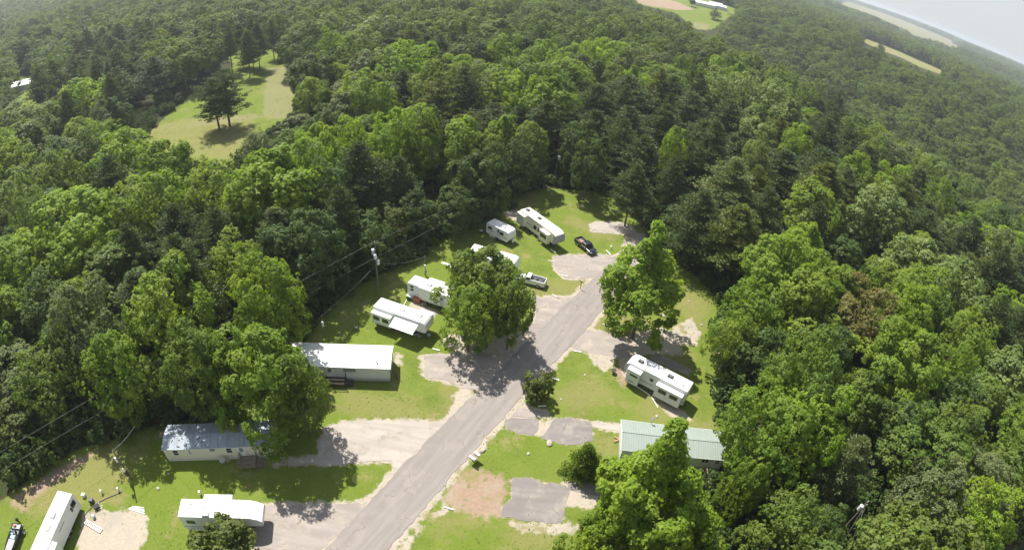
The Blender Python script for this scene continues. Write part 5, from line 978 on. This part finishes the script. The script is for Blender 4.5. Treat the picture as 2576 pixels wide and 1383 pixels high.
# ------------------------------------------------------------------ poles and wires
def pole(label, base, Hp, r=.15, cans=(), arm=None, boxes=(), rz=0.0, name='utility_pole'):
    g = G(*base); t = thing(name, label, 'utility pole', g, rz)
    part('pole_shaft', M_pole, t, lambda bm: cyl(bm, (0, 0, -.4), (0, 0, Hp), r, r*.62, seg=12))
    for z, x, y in cans:
        c_ = part('transformer', M_trafo, t, lambda bm: [cyl(bm, (x, y, z-.42), (x, y, z+.42), .27, seg=16), cyl(bm, (x, y, z+.42), (x, y, z+.50), .29, .2, seg=16)]); part('bushing', M_wood, c_, lambda bm: cyl(bm, (x, y, z+.5), (x, y, z+.72), .05, seg=8)); part('bracket', M_frame, c_, lambda bm: box(bm, (x/2, y/2, z), (abs(x)+.05, abs(y)+.05, .08)))
    if arm: [part('insulator', M_trafo, t, f_) for f_ in (lambda bm: cyl(bm, (0, 0, Hp-.05), (0, 0, Hp+.25), .06, .04, seg=8), lambda bm: cyl(bm, (.1, 0, arm), (.3, 0, arm), .05, seg=8))]
    for z, x, m_, s_ in boxes: part('meter_box', m_, t, lambda bm: box(bm, (x, -.22, z), s_, bev=.02))
    return t, g, Hp
def pole_h(base, top):
    g = G(*base); best = min(((abs(PJ(g.x, g.y, h)[0]-top[0])+abs(PJ(g.x, g.y, h)[1]-top[1]), h) for h in np.arange(1.5, 18, .1))); return float(best[1])
H1 = pole_h((951.5, 731), (942.5, 610)); H2 = pole_h((1070, 692), (1061, 645)); H3 = pole_h((1394.5, 459), (1402, 378)); H4 = pole_h((331, 1204), (300, 1132)); print('pole heights', H1, H2, H3, H4)
p1 = pole('tall wooden power pole with three transformers at the wood edge', (951.5, 731), H1, .17, cans=((H1-1.9, -.42, .1), (H1-2.6, .05, -.42), (H1-3.9, .42, -.1)), arm=H1-3)
p2 = pole('short wooden service pole with a white meter box behind the trailers', (1070, 692), H2, .11, boxes=((H2*.52, 0, M_pvc, (.36, .2, .6)), (1.0, .1, M_mgrey, (.4, .2, .6))))
p3 = pole('power pole with one white transformer against dark trees at the park end', (1394.5, 459), H3, .16, cans=((H3-2.0, .38, -.1),), arm=H3-1.5)
p4 = pole('leaning-looking service pole with a white box left of the blue-roofed home', (331, 1204), H4, .14, boxes=((H4*.72, -.2, M_pvc, (.3, .22, .9)), (H4*.4, .12, M_pvc, (.3, .2, .5)), (1.6, 0, M_dgrey, (.5, .3, .9))))
g5 = G(2183, 1262, 9.6); g5b = (float(PJ(g5.x, g5.y, 0)[0]), float(PJ(g5.x, g5.y, 0)[1]))
p5 = pole('power pole with a large white transformer in the dark gap at the lower right', g5b, 9.6, .16, cans=((8.4, -.42, 0),), arm=9.0)
p6 = pole('small post with a white box left of the small white travel trailer', (1255, 550), 3.9, .08, boxes=((3.3, .1, M_pvc, (.25, .15, .4)), (1.0, 0, M_pvc, (.25, .15, .4))), name='service_post')
p7 = pole('grey meter post with a hanging conduit behind the long white-roofed home', (818, 843), 4.2, .08, boxes=((2.6, .05, M_trafo, (.34, .22, .95)),), name='service_post')
def tube_obj(nm, pts, r, mat):
    bm = bmesh.new(); rings = []; n_ = 6
    for i, p in enumerate(pts):
        d = (Vector(pts[min(i+1, len(pts)-1)])-Vector(pts[max(i-1, 0)])).normalized(); u = d.cross(Vector((0, 0, 1))).normalized(); v = u.cross(d)
        rings.append([bm.verts.new(Vector(p)+u*r*math.cos(j*2*math.pi/n_)+v*r*math.sin(j*2*math.pi/n_)) for j in range(n_)])
    for i in range(len(rings)-1):
        for j in range(n_): bm.faces.new((rings[i][j], rings[i][(j+1) % n_], rings[i+1][(j+1) % n_], rings[i+1][j]))
    bmesh.ops.recalc_face_normals(bm, faces=bm.faces[:]); return obj(nm, bm, mat)
def wire(label, a, b, sag, r=.015, mat=None):
    a, b = Vector(a), Vector(b); k = 24; pts = []
    for i in range(k+1): f = i/k; p = a.lerp(b, f); pts.append((p.x, p.y, p.z-4*sag*f*(1-f)))
    return tag(tube_obj('utility_wire', pts, r, mat or M_wire), label, 'wire', 'overhead wires')
def P3(g, h): return (g.x, g.y, h)
d13 = (p3[1]-p1[1]).normalized(); far0 = G(-130, 1290, 8.6)
wire('upper wire from the pole with three transformers to the pole at the far end', P3(p1[1], H1+.2), P3(p3[1], H3+.2), 1.1)
wire('lower wire from the pole with three transformers to the pole at the far end', P3(p1[1], H1-3), P3(p3[1], H3-1.5), 1.2)
wire('upper wire running left over the dark wood to the left edge', P3(p1[1], H1+.2), G(-150, 1228, H1+.2), .5)
wire('lower wire running left over the dark wood to the left edge', P3(p1[1], H1-3), G(-150, 1276, H1-3), .5)
wire('drooping service wire from the tall pole to the short service pole', P3(p1[1], H1-4.1), P3(p2[1], H2), .8, .018)
wire('service wire slanting from the tall pole down to the left behind the white roof', P3(p1[1], H1-4.6), P3(p7[1], 4.1), .3, .018)
wire('service wire from the pole by the blue-roofed home up into the big tree', P3(p4[1], H4), G(338, 1072, H4+.6), .3, .025)
for i, (q, hh) in enumerate((((2120, 1420), 8.8), ((2085, 1420), 9.2), ((2140, 1440), 8.0))): wire(['outer', 'middle', 'inner'][i]+' wire running down the picture from the pole at the lower right', P3(p5[1], 9.3-.4*i), G(*q, hh), .2, .012)

# ------------------------------------------------------------------ small things of the park
def bar(px, a_, lab, L_=1.9):
    g = G(*px); one('wheel_stop', lab, 'wheel stop', M_pvc, lambda bm: box(bm, (0, 0, .08), (L_, .16, .15), bev=.03), (g.x, g.y, 0), a_, 'white bars lying on the lawns')
def gang(a, b): p, q = G(*a), G(*b); return math.atan2(q.y-p.y, q.x-p.x)
for a, b, lab in (((1116, 1274), (1141, 1282), 'white bar on the grass at the left of the red gravel'), ((1089, 878), (1106, 882), 'white bar left of the shaded driveway'), ((1379, 656), (1394, 659), 'white bar left of the grey pad, the lower of two'), ((1385, 628), (1397, 636), 'white bar on the grass in front of the long cream trailer'),
    ((1412, 692), (1428, 696), 'white bar on the gravel below the grey pad'), ((1389, 742), (1402, 747), 'white bar by the road behind the white pickup'), ((1445, 884), (1462, 886), 'white bar on the lawn at the right of the road'), ((1391, 952), (1404, 956), 'white bar right of the round bush'), ((1354, 1022), (1373, 1021), 'white bar in the shadow of the round bush'),
    ((1514, 816), (1532, 820), 'white bar left of the pointed tree'), ((1525, 630), (1536, 641), 'white bar right of the nose of the black pickup'), ((1306, 543), (1316, 537), 'white bar at the left corner of the long cream trailer')):
    bar(((a[0]+b[0])/2, (a[1]+b[1])/2), gang(a, b), lab, max(1.2, (G(*a)-G(*b)).length))
g = G(1193, 1160); rz = R_(-35)
mb = thing('mailbox_stand', 'two white mailboxes on a wooden stand beside the road', 'mailbox', g, rz)
for q in (-1, 1): part('mailbox', M_pvc, mb, lambda bm: box(bm, (0, q*.45, 1.25), (1.0, .32, .34), bev=.08))
part('post', M_wood2, mb, lambda bm: [box(bm, (q*.3, 0, .5), (.12, .12, 1.1)) for q in (-1, 1)]+[box(bm, (0, 0, 1.05), (.9, 1.2, .05)), box(bm, (0, 0, .5), (.7, .1, .3))])
g = G(1459.5, 727); t = thing('road_sign', 'brown T-shaped sign post at the road seen from behind', 'sign', g, R_(-35)); part('post', M_wood, t, lambda bm: box(bm, (0, 0, .85), (.1, .1, 1.7))); part('sign_board', M_wood, t, lambda bm: box(bm, (0, 0, 1.72), (.95, .1, .22), bev=.02))
def stone(px, r, lab, m_=None, sc=(1, .7, .4)):
    g = G(*px)
    def fn(bm):
        sph(bm, (0, 0, r*.2), r, sc, 3); rs = random.Random(int(px[0]))
        for v in bm.verts: v.co *= 1+rs.uniform(-.12, .12)
    one('rock', lab, 'rock', m_ or M_stone, fn, (g.x, g.y, 0), rs_.uniform(0, 3), 'pale rocks on the lawns')
rs_ = random.Random(3)
for q, r, lab in (((1214, 1133), .45, 'white rock beside the mailboxes'), ((1382, 1115), .55, 'flat pale rock below the cracked dark pad'), ((1329, 1141), .28, 'small pale block in the middle of the mailbox lawn'), ((1411, 1004), .2, 'small pale rock on the lawn right of the round bush'), ((1471, 943), .22, 'small rock on the lawn left of the fire pit'),
    ((1717, 1003+60), .25, 'small rock near the upper edge of the green roof'), ((1765, 818), .3, 'pale rock on the grass strip by the right wood'), ((1668, 795), .5, 'pale block under the pointed tree'), ((1734, 758), .25, 'tiny white object by the shaded wood edge'), ((424, 1191), .2, 'white scrap left of the blue home in sunlight'), ((398, 1228), .3, 'white scrap on the grass by the lumber'), ((1652, 1047), .3, 'pale rubble below the trailer with two slide-outs')):
    stone(q, r, lab)
g = G(1542, 938); t = thing('fire_pit', 'dark round fire bowl on legs on the right lawn', 'fire pit', g); part('bowl', M_frame, t, lambda bm: [cyl(bm, (0, 0, .35), (0, 0, .65), .25, .45, seg=20), cyl(bm, (0, 0, .652), (0, 0, .66), .38, seg=20)])
for k in range(3): part('leg', M_frame, t, lambda bm: cyl(bm, (.35*math.cos(k*2.1), .35*math.sin(k*2.1), 0), (.2*math.cos(k*2.1), .2*math.sin(k*2.1), .45), .03))
def fchair(px, rz, m_, lab):
    g = G(*px); t = thing('lawn_chair', lab, 'lawn chair', g, rz, 'lawn chairs'); part('seat', m_, t, lambda bm: box(bm, (0, 0, .42), (.5, .5, .05))); part('backrest', m_, t, lambda bm: box(bm, (-.27, 0, .7), (.06, .5, .55)))
    for i in (-1, 1):
        for j in (-1, 1): part('leg', M_chrome, t, lambda bm: cyl(bm, (i*.22, j*.22, 0), (i*.22, j*.22, .42), .02, seg=6))
fchair((1058, 851), 1.2, M_pane, 'grey lawn chair in the shadow of the awning'); fchair((1078, 847), 2.0, M_blue, 'pale blue lawn chair below the nose of the awning trailer'); fchair((897, 828), .4, M_mgrey, 'dark lawn chair alone on the grass left of the awning trailer'); fchair((1045, 833), .9, M_wood2, 'brown lawn chair under the open awning')
def crate(px, s, rz, m_, lab, nm='storage_bin', cat='storage bin', lid=None):
    g = G(*px); t = thing(nm, lab, cat, g, rz); part('bin_body', m_, t, lambda bm: box(bm, (0, 0, s[2]/2), s, bev=.05)); part('lid', lid or m_, t, lambda bm: box(bm, (0, 0, s[2]+.04), (s[0]+.06, s[1]+.06, .07), bev=.02))
crate((1051, 757), (1.5, 1.1, .9), -.35, M_redtarp, 'faded red bin against the trailer by the service pole'); crate((1034, 752), (1.4, .9, .75), -.35, M_green, 'dark green bin with a pale lid left of the red bin', lid=M_lgrey); crate((1240, 595), (1.5, .8, .8), -.5, M_cream, 'cream storage box beside the small white travel trailer')
crate((1210, 585), (.6, .5, .5), .3, M_dgrey, 'small dark grill on the grass left of the small white travel trailer', 'grill', 'grill', M_lgrey); crate((1067, 768), (.8, .6, .45), .5, M_wood, 'heap of brown boxes on the concrete slab by the awning trailer')
for q, s_, r_, m_, lab in (((232, 1262), (.7, .5, .6), .3, M_dgrey, 'black box beside the trailer at the lower left'), ((245, 1277), (.8, .6, .4), .9, M_black, 'black tub lowest in the clutter by the lower left trailer'), ((213, 1248), (.5, .4, .5), .1, M_lgrey, 'pale box at the top of the clutter by the lower left trailer'), ((238, 1301), (.35, .3, .5), 0, M_blue, 'pale blue bucket by the lower left trailer')): crate(q, s_, r_, m_, lab)
g0, g1 = G(218, 1313), G(246, 1330)
t = thing('ladder', 'white ladder lying beside the trailer at the lower left', 'ladder', (g0.x, g0.y, .1), math.atan2(g1.y-g0.y, g1.x-g0.x)); part('rail', M_chrome, t, lambda bm: [box(bm, (1.4, q*.3, .05), (3.2, .05, .08)) for q in (-1, 1)]); part('rung', M_pvc, t, lambda bm: [box(bm, (i*.3-.1, 0, .06), (.09, .6, .05)) for i in range(11)])
def line_thing(nm, lab, cat, pts, r, mat, closed=False, z=.05):
    return tag(tube_obj(nm, [(G(*q).x, G(*q).y, z) for q in pts], r, mat), lab, cat)
line_thing('drain_pipe', 'dark drain pipe curving from the lower left trailer to the meter post', 'pipe', [(212, 1297), (222, 1284), (235, 1272), (250, 1262), (270, 1252), (290, 1244), (308, 1236)], .07, M_dgrey)
line_thing('garden_hose', 'white hose coiled on the grass by the dark drain pipe', 'hose', [(262, 1256), (250, 1262), (246, 1268), (250, 1274), (258, 1271), (256, 1278), (248, 1280), (240, 1279), (238, 1283), (243, 1284)], .05, M_pvc)
line_thing('water_pipe', 'white pipe laid round the front of the trailer with two slide-outs', 'pipe', [(1596, 947), (1584, 962), (1606, 975), (1629, 990), (1640, 1000), (1650, 1016), (1655, 1025)], .06, M_pvc)
line_thing('electric_cable', 'pale cable on the grass between the two trailers by the service pole', 'cable', [(1011, 782), (1016, 768), (1024, 752)], .06, M_pvc)
g = G(346, 1281); one('lumber_pile', 'grey weathered boards lying at the edge of the bare gravel pad', 'lumber', M_lgrey, lambda bm: [box(bm, (0, -.25+i*.2, .05+.04*(i % 2)), (2.7-.3*i, .13, .05), rz=.05*i-.05) for i in range(4)], (g.x, g.y, 0), gang((325, 1278), (367, 1288)))
g = G(1563, 1110); one('wood_frame', 'orange-brown wooden steps at the left gable of the green-roofed home', 'steps', M_tan, lambda bm: [box(bm, (0, 0, .25), (1.1, .12, .12), rz=.5), box(bm, (0, .35, .25), (1.1, .12, .12), rz=-.5), box(bm, (.4, .2, .2), (.12, .8, .35))], (g.x-.6, g.y, 0), hG[1])
for q, lab, r_ in (((648, 1160), 'grey satellite dish leaning on the cream mobile home', .42), ((668, 1161), 'smaller pale dish right of the grey satellite dish', .32)):
    pass
for x, lab, r_, m_ in ((.35, 'grey satellite dish standing at the wall of the cream mobile home', .42, M_mgrey), (1.2, 'smaller pale satellite dish beside the grey one at the cream mobile home', .34, M_wood)):
    lo = loc_home(hB, x, -hB[3]-.55); t = thing('satellite_dish', lab, 'satellite dish', lo, hB[1]-1.2, 'satellite dishes'); part('dish', m_, t, lambda bm: cyl(bm, (0, 0, .75), (.18, 0, .86), .06, r_, seg=22)); part('mast', M_chrome, t, lambda bm: cyl(bm, (0, 0, 0), (0, 0, .78), .035))
for q, lab in (((1536, 626), 'white utility pedestal right of the black pickup'), ((258, 1240), 'white utility pedestal by the drain pipe'), ((1172, 660), 'pale plastic sheet beside the service pole'), ((300, 1234), 'white cap at the end of the dark drain pipe'), ((505, 1243), 'white post behind the trailer hidden by the shrub')):
    g = G(*q); one('utility_pedestal', lab, 'utility box', M_pvc, lambda bm: [box(bm, (0, 0, .35), (.22, .22, .7), bev=.03), box(bm, (0, 0, .72), (.28, .28, .06), bev=.02)], (g.x, g.y, 0), .3, 'white utility posts in the park')
g = G(1122, 664); one('plywood_sheet', 'long pale sheet of board on the grass right of the service pole', 'board', M_pvc, lambda bm: [box(bm, (0, 0, .06), (1.9, .55, .05)), box(bm, (1.5, -.3, .05), (.9, .3, .04), rz=.3)], (g.x, g.y, 0), -.35)
lo = loc_home(hW, hW[2]+.6, -1.2); t = thing('bicycle', 'dark bicycle leaning at the right end of the long white-roofed home', 'bicycle', lo, 1.9)
part('bicycle_frame', M_redtarp, t, lambda bm: [cyl(bm, a_, b_, .03) for a_, b_ in (((-.5, 0, .33), (0, 0, .3)), ((0, 0, .3), (.35, 0, .75)), ((-.15, 0, .8), (.35, 0, .75)), ((0, 0, .3), (-.15, 0, .85)), ((.35, 0, .95), (.5, 0, .33)))])
for x in (-.5, .5): part('wheel', M_black, t, lambda bm: [cyl(bm, (x, -.02, .33), (x, .02, .33), .33, seg=18)])
